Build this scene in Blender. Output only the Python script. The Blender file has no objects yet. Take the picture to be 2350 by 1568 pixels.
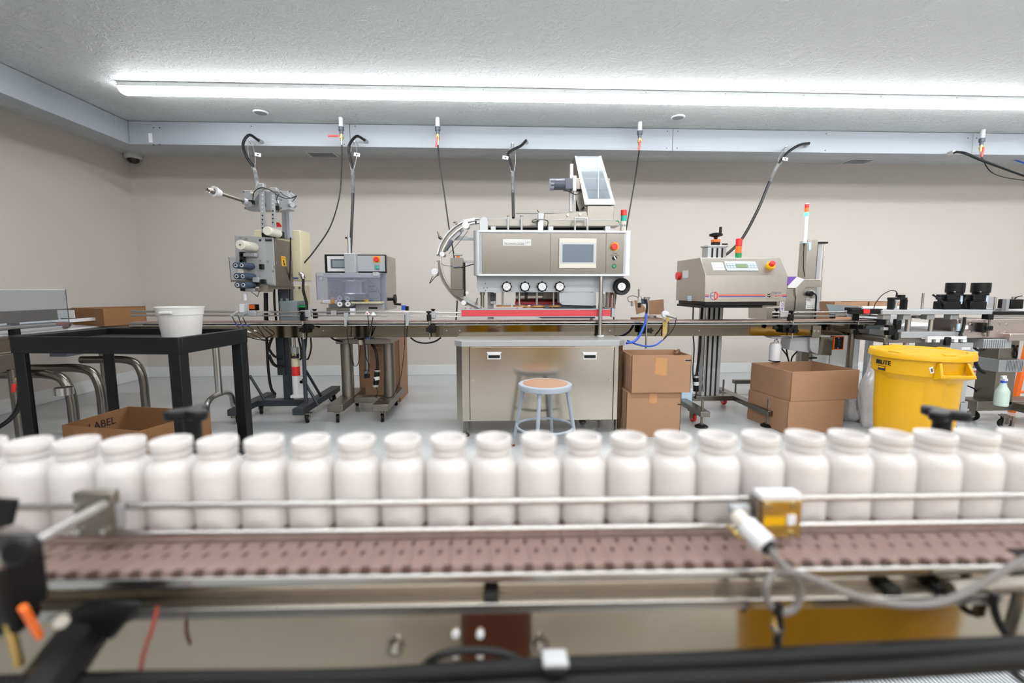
import bpy, bmesh, math, random
import numpy as np
from mathutils import Vector, Matrix, Euler
random.seed(7)
sc = bpy.context.scene
col = sc.collection
PI = math.pi
# ---------------------------------------------------------------- camera
F, CX, CY = 1044., 1175., 784.
PITCH, YAW, ROLL, H = math.radians(6.5), math.radians(-2.3), 0.0, 1.12
ROT = Matrix.Rotation(YAW, 3, 'Z') @ Matrix.Rotation(PI/2-PITCH, 3, 'X') @ Matrix.Rotation(ROLL, 3, 'Z')
cd = bpy.data.cameras.new('camera'); cam = bpy.data.objects.new('camera', cd); col.objects.link(cam)
cam.location = (0, 0, H); cam.rotation_euler = ROT.to_euler()
cd.sensor_width = 36; cd.lens = F/2350*36; cd.clip_start = .02; cd.clip_end = 60
cd.dof.use_dof = True; cd.dof.focus_distance = 3.6; cd.dof.aperture_fstop = 1.9
sc.camera = cam
# ---------------------------------------------------------------- world + exposure
w = bpy.data.worlds.new('world'); sc.world = w; w.use_nodes = True
w.node_tree.nodes['Background'].inputs[0].default_value = (.6, .62, .65, 1)
w.node_tree.nodes['Background'].inputs[1].default_value = .1
sc.view_settings.view_transform = 'Standard'; sc.view_settings.look = 'None'
sc.view_settings.exposure = 1.76; sc.view_settings.gamma = 1; sc.view_settings.use_curve_mapping = False
sc.cycles.use_denoising = True
sc.cycles.max_bounces = 10; sc.cycles.diffuse_bounces = 5; sc.cycles.glossy_bounces = 5
sc.cycles.transparent_max_bounces = 12; sc.cycles.sample_clamp_indirect = 6
LAMP = 9.5      # strength of the linear ceiling lights

def ray(px, py):
    return ROT @ Vector(((px-CX)/F, -(py-CY)/F, -1))
def at(px, py, Y):
    d = ray(px, py); t = Y/d.y
    return Vector((d.x*t, Y, H+d.z*t))
def atz(px, py, Z):
    d = ray(px, py); t = (Z-H)/d.z
    return Vector((d.x*t, d.y*t, Z))
def X(px, Y, py=780): return at(px, py, Y).x
def Zh(py, Y, px=1175): return at(px, py, Y).z
# ---------------------------------------------------------------- materials
def lin(c):
    c = c/255.
    return c/12.92 if c <= .04045 else ((c+.055)/1.055)**2.4
def rgb(r, g, b): return (lin(r), lin(g), lin(b), 1)
class MM: pass
M = MM()
def mat(name, c, rough=.5, metal=0., noise=0., nscale=8., bump=0., bscale=40., stretch=None, spec=None, sss=0, emit=0., coat=0, alpha=None, trans=0):
    m = bpy.data.materials.new(name); m.use_nodes = True
    nt = m.node_tree; p = nt.nodes['Principled BSDF']
    c4 = rgb(*c)
    p.inputs['Base Color'].default_value = c4
    p.inputs['Roughness'].default_value = rough; p.inputs['Metallic'].default_value = metal
    if spec is not None: p.inputs['Specular IOR Level'].default_value = spec
    if sss: p.inputs['Subsurface Weight'].default_value = sss; p.inputs['Subsurface Radius'].default_value = (.01, .01, .01)
    if coat: p.inputs['Coat Weight'].default_value = coat
    if trans: p.inputs['Transmission Weight'].default_value = trans
    if emit: p.inputs['Emission Color'].default_value = c4; p.inputs['Emission Strength'].default_value = emit
    if noise or bump:
        tc = nt.nodes.new('ShaderNodeTexCoord'); mp = nt.nodes.new('ShaderNodeMapping')
        nt.links.new(tc.outputs['Object'], mp.inputs[0])
        if stretch: mp.inputs['Scale'].default_value = stretch
        if noise:
            n = nt.nodes.new('ShaderNodeTexNoise'); n.inputs['Scale'].default_value = nscale; n.inputs['Detail'].default_value = 4
            nt.links.new(mp.outputs[0], n.inputs[0])
            mx = nt.nodes.new('ShaderNodeMix'); mx.data_type = 'RGBA'
            mx.inputs[6].default_value = [v*(1-noise) for v in c4[:3]]+[1]
            mx.inputs[7].default_value = [min(1, v*(1+noise)) for v in c4[:3]]+[1]
            nt.links.new(n.outputs[0], mx.inputs[0]); nt.links.new(mx.outputs[2], p.inputs['Base Color'])
        if bump:
            n2 = nt.nodes.new('ShaderNodeTexNoise'); n2.inputs['Scale'].default_value = bscale; n2.inputs['Detail'].default_value = 3
            nt.links.new(mp.outputs[0], n2.inputs[0])
            b = nt.nodes.new('ShaderNodeBump'); b.inputs['Strength'].default_value = bump; b.inputs['Distance'].default_value = .01
            nt.links.new(n2.outputs[0], b.inputs['Height']); nt.links.new(b.outputs[0], p.inputs['Normal'])
    return m
M.wall = mat('wall_paint', (205, 198, 192), .75, noise=.015, nscale=1.5, bump=.03, bscale=180)
M.white = mat('white_paint', (222, 224, 224), .45, noise=.01)
M.floor = mat('floor_epoxy', (184, 187, 188), .22, noise=.06, nscale=1.2, bump=.02, bscale=25, spec=.5)
M.channel = mat('channel_paint', (150, 156, 163), .42, noise=.02, nscale=2)
M.steel = mat('brushed_steel', (122, 118, 112), .27, 1., noise=.05, nscale=5, stretch=(1, 1, 14), bump=.02, bscale=30)
M.steelv = mat('brushed_steel_plate', (182, 176, 167), .33, 1., noise=.06, nscale=6, stretch=(8, 1, 1))
M.mirror = mat('polished_steel', (122, 114, 100), .07, 1., noise=.04, nscale=3)
M.mirror2 = mat('polished_steel_near', (160, 150, 134), .07, 1., noise=.04, nscale=3)
M.chrome = mat('chrome', (190, 188, 185), .26, 1., noise=.02)
M.steelc = mat('satin_steel_cabinet', (186, 179, 168), .19, 1., noise=.05, nscale=3, stretch=(1, 1, 3), bump=.01, bscale=8)
M.dull = mat('bead_blasted_steel', (138, 132, 124), .42, 1., noise=.08, nscale=12)
M.alu = mat('aluminium', (172, 174, 176), .4, .5, noise=.03, nscale=20)
M.ltgrey = mat('light_grey_paint', (166, 169, 172), .4, .2, noise=.02, nscale=6)
M.lav = mat('pale_lavender_panel', (150, 153, 163), .4, .3, noise=.03, nscale=8)
M.greybox = mat('grey_enamel', (128, 138, 142), .45, noise=.03)
M.slate = mat('slate_painted_steel', (42, 48, 55), .45, noise=.05, nscale=10)
M.black = mat('black_plastic', (10, 10, 12), .42, spec=.3, noise=.05)
M.cartblack = mat('black_cart_plastic', (10, 12, 14), .5, spec=.3, noise=.12, nscale=14, bump=.05, bscale=120)
M.rubber = mat('black_rubber', (9, 9, 10), .6, spec=.3, noise=.05)
M.cord = mat('black_cord', (17, 18, 19), .45, spec=.3, noise=.05)
M.greycord = mat('grey_cord', (112, 108, 106), .5, noise=.05)
M.cream = mat('cream_enamel', (204, 196, 164), .45, noise=.02)
M.ivory = mat('ivory_plastic', (207, 203, 190), .4, noise=.02)
M.wplastic = mat('white_plastic', (212, 212, 214), .35, noise=.01)
M.bucket = mat('translucent_white_bucket', (205, 203, 201), .4, sss=.2, noise=.015)
M.bottle = mat('white_bottle_plastic', (205, 201, 199), .32, sss=.15, noise=.006)
M.card = mat('cardboard', (156, 120, 92), .85, noise=.07, nscale=9, bump=.12, bscale=60, stretch=(1, 1, 3))
M.cardd = mat('cardboard_dark', (134, 95, 60), .85, noise=.1, nscale=12, bump=.12, bscale=60)
M.tape = mat('packing_tape', (178, 128, 78), .2, noise=.1, nscale=30, coat=.5)
M.yellow = mat('yellow_plastic', (212, 160, 0), .38, noise=.02, nscale=4)
M.red = mat('red_plastic', (215, 40, 38), .35, noise=.02)
M.redguard = mat('red_guard', (206, 62, 72), .45, noise=.04)
M.orange = mat('orange_plastic', (238, 110, 30), .4, noise=.02)
M.green = mat('green_plastic', (20, 140, 80), .35, noise=.02)
M.teal = mat('teal_plastic', (40, 168, 150), .35, noise=.02)
M.blue = mat('blue_hose', (48, 88, 190), .4, noise=.03)
M.navy = mat('dark_blue_rubber', (52, 66, 84), .5, noise=.05)
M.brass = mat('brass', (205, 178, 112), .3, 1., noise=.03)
M.tan = mat('tan_belt', (214, 150, 84), .6, noise=.05)
M.belt = mat('conveyor_acetal', (142, 117, 110), .5, noise=.04, nscale=30)
M.beltd = mat('conveyor_underside', (70, 46, 40), .6, noise=.04)
M.screen = mat('lcd_glass', (104, 114, 124), .12, noise=.03)
M.lcd = mat('green_lcd', (110, 130, 96), .3, noise=.02)
M.paper = mat('paper_label', (208, 208, 206), .6, noise=.02)
M.ink = mat('printed_ink', (34, 34, 38), .6, noise=.02)
M.inkred = mat('red_ink', (205, 52, 50), .5, noise=.02)
M.inkblue = mat('blue_ink', (48, 62, 140), .5, noise=.02)
M.purple = mat('purple_print', (112, 72, 160), .5, noise=.02)
M.ltblue = mat('pale_blue_panel', (186, 208, 226), .35, noise=.02)
M.pink = mat('warm_steel_plate', (196, 184, 180), .3, .9, noise=.08, nscale=14)
M.hole = mat('dark_recess', (18, 17, 17), .8, noise=.02)
M.wire = mat('galvanised_wire', (170, 172, 172), .5, .4, noise=.03)
M.camdome = mat('camera_dome_glass', (26, 26, 28), .08, noise=.02)
M.plywood = mat('plywood_seat', (160, 118, 90), .5, noise=.1, nscale=20, stretch=(1, 6, 1))
M.stoolgrey = mat('grey_stool_enamel', (150, 158, 168), .4, noise=.02)
M.greenlit = mat('lit_green_lens', (70, 255, 150), .4, emit=.9, noise=.01)
M.motor = mat('dark_motor_enamel', (84, 88, 98), .4, .3, noise=.04)
M.liquid = mat('pale_green_liquid_bottle', (196, 212, 204), .3, noise=.02, sss=.2)
M.copper = mat('copper_brown', (120, 66, 50), .6, noise=.15, nscale=6)
def lamp_mat():
    m = bpy.data.materials.new('lamp_diffuser'); m.use_nodes = True
    p = m.node_tree.nodes['Principled BSDF']
    p.inputs['Base Color'].default_value = (.9, .9, .9, 1)
    p.inputs['Emission Color'].default_value = (.975, .99, 1, 1); p.inputs['Emission Strength'].default_value = LAMP
    return m
M.lamp = lamp_mat()
def ceil_mat():
    m = mat('ceiling_texture', (203, 207, 208), .55)
    nt = m.node_tree; p = nt.nodes['Principled BSDF']
    tc = nt.nodes.new('ShaderNodeTexCoord')
    w1 = nt.nodes.new('ShaderNodeTexNoise'); w1.inputs['Scale'].default_value = 5; w1.inputs['Detail'].default_value = 2
    nt.links.new(tc.outputs['Object'], w1.inputs[0])
    add = nt.nodes.new('ShaderNodeVectorMath'); add.operation = 'MULTIPLY_ADD'
    add.inputs[1].default_value = (.5, .5, .5)
    nt.links.new(w1.outputs['Color'], add.inputs[0]); nt.links.new(tc.outputs['Object'], add.inputs[2])
    mp = nt.nodes.new('ShaderNodeMapping'); mp.inputs['Scale'].default_value = (1, 2.2, 1)
    nt.links.new(add.outputs[0], mp.inputs[0])
    n = nt.nodes.new('ShaderNodeTexNoise'); n.inputs['Scale'].default_value = 13; n.inputs['Detail'].default_value = 5; n.inputs['Roughness'].default_value = .62
    nt.links.new(mp.outputs[0], n.inputs[0])
    r = nt.nodes.new('ShaderNodeValToRGB'); e = r.color_ramp.elements
    e[0].position = .46; e[1].position = .56
    nt.links.new(n.outputs[0], r.inputs[0])
    b = nt.nodes.new('ShaderNodeBump'); b.inputs['Strength'].default_value = .6; b.inputs['Distance'].default_value = .015
    nt.links.new(r.outputs[0], b.inputs['Height']); nt.links.new(b.outputs[0], p.inputs['Normal'])
    return m
M.ceiling = ceil_mat()
def clear(name, tint, gloss=.12, dens=.15):
    m = bpy.data.materials.new(name); m.use_nodes = True; nt = m.node_tree
    for n in list(nt.nodes):
        if n.type != 'OUTPUT_MATERIAL': nt.nodes.remove(n)
    out = nt.nodes['Material Output']
    t = nt.nodes.new('ShaderNodeBsdfTransparent'); t.inputs[0].default_value = rgb(*tint)
    g = nt.nodes.new('ShaderNodeBsdfGlossy'); g.inputs['Roughness'].default_value = .06
    d = nt.nodes.new('ShaderNodeBsdfDiffuse'); d.inputs[0].default_value = rgb(*tint)
    nz = nt.nodes.new('ShaderNodeTexNoise'); nz.inputs['Scale'].default_value = 9
    mr = nt.nodes.new('ShaderNodeMapRange'); mr.inputs[3].default_value = dens*.8; mr.inputs[4].default_value = dens*1.2
    nt.links.new(nz.outputs[0], mr.inputs[0])
    a = nt.nodes.new('ShaderNodeMixShader'); nt.links.new(mr.outputs[0], a.inputs[0])
    nt.links.new(t.outputs[0], a.inputs[1]); nt.links.new(d.outputs[0], a.inputs[2])
    lw = nt.nodes.new('ShaderNodeLayerWeight'); lw.inputs[0].default_value = .5
    fr = nt.nodes.new('ShaderNodeMath'); fr.operation = 'POWER'; fr.inputs[1].default_value = 4; nt.links.new(lw.outputs['Facing'], fr.inputs[0])
    ad = nt.nodes.new('ShaderNodeMath'); ad.operation = 'ADD'; ad.inputs[1].default_value = gloss; nt.links.new(fr.outputs[0], ad.inputs[0])
    b = nt.nodes.new('ShaderNodeMixShader'); nt.links.new(ad.outputs[0], b.inputs[0])
    nt.links.new(a.outputs[0], b.inputs[1]); nt.links.new(g.outputs[0], b.inputs[2]); nt.links.new(b.outputs[0], out.inputs[0])
    return m
M.clear = clear('clear_acrylic', (236, 240, 244), .03, .04)
M.smoky = clear('scuffed_acrylic', (220, 222, 230), .02, .12)
M.film = clear('plastic_film', (236, 236, 238), .10, .42)
M.hop = clear('hopper_acrylic', (214, 222, 228), .0, .18)

# ---------------------------------------------------------------- mesh builder
def spline(pts, n=6):
    pts = [Vector(p) for p in pts]
    if len(pts) < 3: return pts
    P = [2*pts[0]-pts[1]]+pts+[2*pts[-1]-pts[-2]]
    out = []
    for i in range(1, len(P)-2):
        for k in range(n):
            t = k/n
            a, b, c, d = P[i-1], P[i], P[i+1], P[i+2]
            out.append(.5*((2*b)+(c-a)*t+(2*a-5*b+4*c-d)*t*t+(3*b-a-3*c+d)*t**3))
    out.append(pts[-1]); return out
class MB:
    def __init__(s): s.v = []; s.f = []
    def add(s, vs, fs):
        o = len(s.v); s.v += [Vector(v) for v in vs]; s.f += [tuple(i+o for i in f) for f in fs]
    def bx(s, x0, x1, y0, y1, z0, z1):
        if x0 > x1: x0, x1 = x1, x0
        if y0 > y1: y0, y1 = y1, y0
        if z0 > z1: z0, z1 = z1, z0
        s.add([(x, y, z) for x in (x0, x1) for y in (y0, y1) for z in (z0, z1)],
              [(0, 1, 3, 2), (4, 6, 7, 5), (0, 4, 5, 1), (2, 3, 7, 6), (0, 2, 6, 4), (1, 5, 7, 3)])
    def pb(s, a, b, c, d, Y, dep):
        ym = (b+d)/2; xm = (a+c)/2
        s.bx(at(a, ym, Y).x, at(c, ym, Y).x, Y, Y+dep, at(xm, d, Y).z, at(xm, b, Y).z)
    def ob(s, c, size, rz=0, rx=0, ry=0):
        R = Euler((rx, ry, rz)).to_matrix(); c = Vector(c)
        h = [k/2 for k in size]
        s.add([c+R@Vector((x, y, z)) for x in (-h[0], h[0]) for y in (-h[1], h[1]) for z in (-h[2], h[2])],
              [(0, 1, 3, 2), (4, 6, 7, 5), (0, 4, 5, 1), (2, 3, 7, 6), (0, 2, 6, 4), (1, 5, 7, 3)])
    def prism3(s, pts, off):
        pts = [Vector(p) for p in pts]; n = len(pts); off = Vector(off)
        s.add(pts+[p+off for p in pts], [tuple(range(n)), tuple(range(2*n-1, n-1, -1))]+[(i, i+n, (i+1) % n+n, (i+1) % n) for i in range(n)])
    def pp(s, poly, Y, dep): s.prism3([at(a, b, Y) for a, b in poly], (0, dep, 0))
    def pr(s, poly, y0, y1): s.prism3([(a, y0, b) for a, b in poly], (0, y1-y0, 0))
    def pz(s, poly, z0, z1): s.prism3([(a, b, z0) for a, b in poly], (0, 0, z1-z0))
    def pl(s, pts, t):
        p = [Vector(q) for q in pts]; n = (p[1]-p[0]).cross(p[2]-p[0]).normalized()
        s.prism3([q-n*t/2 for q in p], n*t)
    def cy(s, a, b, r, n=16, r2=None):
        a = Vector(a); b = Vector(b); r2 = r if r2 is None else r2
        d = (b-a).normalized(); u = d.orthogonal().normalized(); v = d.cross(u)
        A = [a+(u*math.cos(2*PI*i/n)+v*math.sin(2*PI*i/n))*r for i in range(n)]
        B = [b+(u*math.cos(2*PI*i/n)+v*math.sin(2*PI*i/n))*r2 for i in range(n)]
        s.add(A+B, [tuple(range(n))[::-1], tuple(range(n, 2*n))]+[(i, (i+1) % n, (i+1) % n+n, i+n) for i in range(n)])
    def pc(s, px, py, Y0, Y1, r, n=16, r2=None):
        p = at(px, py, Y0); s.cy(p, (p.x, Y1, p.z), r, n, r2)
    def pv(s, px, y0, y1, Y, r, n=14):
        x = at(px, (y0+y1)/2, Y).x; s.cy((x, Y, at(px, y1, Y).z), (x, Y, at(px, y0, Y).z), r, n)
    def tb(s, pts, r, n=8, sm=6, smooth=True):
        pts = spline(pts, sm) if smooth and len(pts) > 2 else [Vector(p) for p in pts]
        u = None; rings = []
        for i, p in enumerate(pts):
            d = (pts[min(i+1, len(pts)-1)]-pts[max(i-1, 0)]).normalized()
            u = (u-d*u.dot(d)) if u is not None else d.orthogonal()
            if u.length < 1e-5: u = d.orthogonal()
            u = u.normalized(); v = d.cross(u)
            rings.append([p+(u*math.cos(2*PI*k/n)+v*math.sin(2*PI*k/n))*r for k in range(n)])
        m = len(rings)
        fs = [tuple(range(n))[::-1], tuple(range((m-1)*n, m*n))]
        for i in range(m-1):
            for k in range(n): fs.append((i*n+k, i*n+(k+1) % n, (i+1)*n+(k+1) % n, (i+1)*n+k))
        s.add([q for R_ in rings for q in R_], fs)
    def pt(s, pts, r, n=8, sm=6, smooth=True): s.tb([at(*p) for p in pts], r, n, sm, smooth)
    def la(s, prof, o, n=32, axis='z', cap=True):
        o = Vector(o); vs = []; m = len(prof)
        for r, z in prof:
            for i in range(n):
                a = 2*PI*i/n
                q = Vector((r*math.cos(a), r*math.sin(a), z)) if axis == 'z' else Vector((r*math.cos(a), z, r*math.sin(a)))
                vs.append(o+q)
        fs = [(i*n+k, i*n+(k+1) % n, (i+1)*n+(k+1) % n, (i+1)*n+k) for i in range(m-1) for k in range(n)]
        if cap: fs += [tuple(range(n))[::-1], tuple(range((m-1)*n, m*n))]
        s.add(vs, fs)
    def lobe(s, px, py, Y0, Y1, r, k=8, amp=.1):
        p = at(px, py, Y0); n = k*6
        s.prism3([(p.x+r*(1+amp*math.cos(k*2*PI*i/n))*math.cos(2*PI*i/n), Y0, p.z+r*(1+amp*math.cos(k*2*PI*i/n))*math.sin(2*PI*i/n)) for i in range(n)], (0, Y1-Y0, 0))
def org(o):
    v = Vector((0, 0, 0))
    while o is not None: v += o.location; o = o.parent
    return v
def O(name, m, parent, *ops, bevel=0, kind=None, label=None, ang=35):
    b = MB()
    for op in ops: getattr(b, op[0])(*op[1:])
    return fin(b, name, m, parent, bevel, kind, label, ang)
def fin(b, name, m, parent=None, bevel=0, kind=None, label=None, ang=35):
    if parent is None and b.v:
        xs = [v.x for v in b.v]; ys = [v.y for v in b.v]; zs = [v.z for v in b.v]
        o0 = Vector(((min(xs)+max(xs))/2, (min(ys)+max(ys))/2, min(zs)))
    else: o0 = Vector((0, 0, 0))
    o_ = org(parent)+o0
    me = bpy.data.meshes.new(name)
    me.from_pydata([v-o_ for v in b.v], [], b.f)
    bm = bmesh.new(); bm.from_mesh(me); bmesh.ops.recalc_face_normals(bm, faces=bm.faces); bm.to_mesh(me); bm.free()
    me.materials.append(m)
    me.polygons.foreach_set('use_smooth', [True]*len(me.polygons)); me.set_sharp_from_angle(angle=math.radians(ang))
    ob = bpy.data.objects.new(name, me); col.objects.link(ob)
    ob.parent = parent; ob.location = o0
    if bevel:
        mo = ob.modifiers.new('bevel', 'BEVEL'); mo.width = bevel; mo.segments = 2; mo.limit_method = 'ANGLE'; mo.angle_limit = math.radians(50); mo.harden_normals = False
    if kind: ob['kind'] = kind
    if label: ob['label'] = label
    return ob
def tag(o, label, cat, group=None):
    o['label'] = label; o['category'] = cat
    if group: o['group'] = group
    return o
def thing(name, label, cat, loc, group=None):
    o = bpy.data.objects.new(name, None); o.empty_display_size = .05; col.objects.link(o); o.location = Vector(loc)
    return tag(o, label, cat, group)
def S(name, m, *ops, bevel=0, parent=None):
    o = O(name, m, parent, *ops, bevel=bevel)
    if parent is None: o['kind'] = 'structure'
    return o
_font = None
def text(s, name, m, parent, c, w_, h_, rot=(PI/2, 0, 0), th=.0006, sx=None):
    """lettering of width w_, height h_ centred on c"""
    cu = bpy.data.curves.new(name, 'FONT'); cu.body = s; cu.align_x = 'CENTER'; cu.align_y = 'CENTER'; cu.extrude = .002; cu.resolution_u = 3
    o = bpy.data.objects.new(name, cu); col.objects.link(o)
    dg = bpy.context.evaluated_depsgraph_get(); me = bpy.data.meshes.new_from_object(o.evaluated_get(dg)); bpy.data.objects.remove(o); bpy.data.curves.remove(cu)
    vs = [v.co for v in me.vertices]
    x0, x1 = min(v.x for v in vs), max(v.x for v in vs); y0, y1 = min(v.y for v in vs), max(v.y for v in vs)
    R_ = Euler(rot).to_matrix(); o_ = org(parent); c = Vector(c)
    for v in me.vertices:
        q = Vector(((v.co.x-(x0+x1)/2)/(x1-x0)*w_, (v.co.y-(y0+y1)/2)/(y1-y0)*h_, th if v.co.z > 0 else 0))
        v.co = c+R_@q-o_
    me.materials.clear(); me.materials.append(m)
    ob = bpy.data.objects.new(name, me); col.objects.link(ob); ob.parent = parent
    return ob
def ptext(s, name, m, parent, a, b, c, d, Y, **k):
    p = at(a, (b+d)/2, Y); q = at(c, (b+d)/2, Y); t = at((a+c)/2, b, Y); u = at((a+c)/2, d, Y)
    return text(s, name, m, parent, ((p.x+q.x)/2, Y, (t.z+u.z)/2), q.x-p.x, t.z-u.z, **k)
def wob(p0, p1, n, amp, seed=0):
    r = random.Random(seed); p0 = Vector(p0); p1 = Vector(p1)
    return [p0.lerp(p1, i/n)+Vector((r.uniform(-amp, amp), r.uniform(-amp, amp), r.uniform(-amp, amp)))*(0 < i < n) for i in range(n+1)]

# ================================================================ SETTING
CE, WY, WX, RX, BY = 2.75, 5.97, -4.45, 8.2, -5.2
S('floor', M.floor, ('bx', WX-.1, RX+.1, BY-.1, WY+.1, -.06, 0))
S('ceiling', M.ceiling, ('bx', WX-.1, RX+.1, BY-.1, WY+.1, CE, CE+.06))
S('wall_back', M.wall, ('bx', WX-.1, RX+.1, WY, WY+.1, 0, CE))
S('wall_left', M.wall, ('bx', WX-.1, WX, BY, WY, 0, CE))
S('wall_right', M.wall, ('bx', RX, RX+.1, BY, WY, 0, CE))
S('wall_front', M.wall, ('bx', WX-.1, RX+.1, BY-.1, BY, 0, CE))
S('baseboard_back', M.white, ('bx', WX, RX, WY-.014, WY, 0, .135), bevel=.004)
S('baseboard_left', M.white, ('bx', WX, WX+.014, BY, WY-.014, 0, .135), bevel=.004)
S('baseboard_right', M.white, ('bx', RX-.014, RX, BY, WY-.014, 0, .135), bevel=.004)
# channel (boxed sheet-metal raceway) hung under the ceiling, segment by segment
CHY, CHZ, CHX = 4.77, 2.53, -3.54
def channel_seg(par, x0, x1):
    return O('channel_panel', M.channel, par, ('bx', x0+.001, x1-.001, CHY, CHY+.18, CHZ, CE-.004), bevel=.004)
t1 = thing('trim_1', '', '', (CHX, CHY, CHZ)); t1['kind'] = 'structure'; del t1['label']; del t1['category']
sx = [CHX, X(803, CHY, 310), X(1544, CHY, 320), X(2232, CHY, 330), RX]
for a, b in zip(sx[:-1], sx[1:]): channel_seg(t1, a, b)
t2 = thing('trim_2', '', '', (CHX-.18, 0, CHZ)); t2['kind'] = 'structure'; del t2['label']; del t2['category']
ys = [BY, -2.4, .6, 3.2, CHY-.15, CHY+.18]
for a, b in zip(ys[:-1], ys[1:]):
    O('channel_panel', M.channel, t2, ('bx', CHX-.18, CHX-.001, a+.001, b-.001, CHZ, CE-.004), bevel=.004)
for k, (px, py) in enumerate([(576, 290), (815, 290), (790, 331), (366, 293), (352, 293), (366, 332), (352, 332), (1532, 301), (1556, 301), (1530, 340), (1554, 340), (1897, 307), (1894, 345), (2222, 317), (2242, 317)]):
    O('screw', M.hole, t1, ('pc', px, py, CHY-.003, CHY+.002, .005, 8))
O('bracket_tab', M.white, t1, ('pb', 341, 306, 349, 327, CHY-.004, .004))
# ================================================================ CEILING LIGHTS
def linear_light(x0, x1, y, first, last, label, group='linear ceiling lights'):
    t = thing('linear_ceiling_light', label, 'ceiling light', ((x0+x1)/2, y, CE-.075), group)
    O('housing', M.white, t, ('bx', x0, x1, y-.062, y+.062, CE-.034, CE-.001), bevel=.003)
    prof = [(-.060, CE-.034), (-.058, CE-.052), (-.046, CE-.067), (-.028, CE-.074), (0, CE-.076), (.028, CE-.074), (.046, CE-.067), (.058, CE-.052), (.060, CE-.034)]
    b = MB(); b.prism3([(x0+.004, y+a, z) for a, z in prof], (x1-x0-.008, 0, 0)); fin(b, 'diffuser', M.lamp, t)
    for k in range(4):
        xx = x0+(x1-x0)*(.12+.25*k); O('screw', M.alu, t, ('cy', (xx, y-.066, CE-.018), (xx, y-.061, CE-.018), .004, 8))
    return t
LY = 3.965
lx = [X(283, LY, 215), X(1020, LY, 215), X(1749, LY, 225), X(1749, LY, 225)+2.66, RX-.2]
labs = ['long white strip light on the ceiling, its rounded left end above the grey winding machine', 'middle length of the ceiling strip light, above the capping machine',
        'length of the ceiling strip light over the boxy steel sealer', 'farthest right length of the ceiling strip light, past the yellow bin']
for i in range(4): linear_light(lx[i], lx[i+1], LY, i == 0, i == 3, labs[i])
for y in (1.9, -.2, -2.3, -4.4):
    for i in range(3): linear_light(-1.9+i*2.75, -1.9+i*2.75+2.72, y, i == 0, i == 3, 'unseen ceiling strip light, %s length from the left, %s row behind the visible strip' % (('first', 'second', 'third', 'fourth')[i], {1.9: 'first', -.2: 'second', -2.3: 'third', -4.4: 'fourth'}[y]), 'rear ceiling light rows')
# round plates, vents, dome camera
for px, py, lb in ((598, 257, 'round white ceiling plate left of the first hose drop'), (1556, 268, 'round white ceiling plate right of the tall hopper')):
    p = atz(px, py, CE); o = thing('ceiling_plate', lb, 'ceiling plate', (p.x, p.y, CE-.012), 'round ceiling plates')
    O('cover', M.white, o, ('la', [(.066, CE-.001), (.066, CE-.006), (.06, CE-.012)], (p.x, p.y, 0), 28))
    O('gasket', M.greybox, o, ('la', [(.052, CE-.010), (.052, CE-.013), (.048, CE-.0135)], (p.x, p.y, 0), 28))
for px, py, lb in ((743, 356, 'ceiling air vent behind the raceway, left of the second power cord'), (1965, 371, 'ceiling air vent behind the raceway above the round-headed signal tower')):
    p = atz(px, py, CE); v = thing('ceiling_vent', lb, 'vent', (p.x, p.y, CE-.01), 'ceiling vents')
    O('frame', M.white, v, ('bx', p.x-.17, p.x+.17, p.y-.14, p.y-.12, CE-.01, CE-.001), ('bx', p.x-.17, p.x+.17, p.y+.08, p.y+.10, CE-.01, CE-.001), ('bx', p.x-.17, p.x-.15, p.y-.12, p.y+.08, CE-.01, CE-.001), ('bx', p.x+.15, p.x+.17, p.y-.12, p.y+.08, CE-.01, CE-.001))
    O('backing', M.greybox, v, ('bx', p.x-.15, p.x+.15, p.y-.12, p.y+.08, CE-.004, CE-.001))
    for k in range(7): O('louver', M.white, v, ('ob', (p.x, p.y-.105+k*.028, CE-.008), (.30, .02, .002), 0, .5))
p = atz(305, 354, CE); t = thing('dome_camera', 'white dome security camera in the ceiling corner', 'security camera', (p.x, p.y, CE-.1))
O('mount', M.wplastic, t, ('la', [(.085, CE-.001), (.09, CE-.02), (.088, CE-.045), (.07, CE-.055)], (p.x, p.y, 0), 32))
O('dome', M.camdome, t, ('la', [(.062, CE-.054), (.060, CE-.075), (.048, CE-.095), (.028, CE-.108), (.004, CE-.112)], (p.x, p.y, 0), 28))

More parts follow.
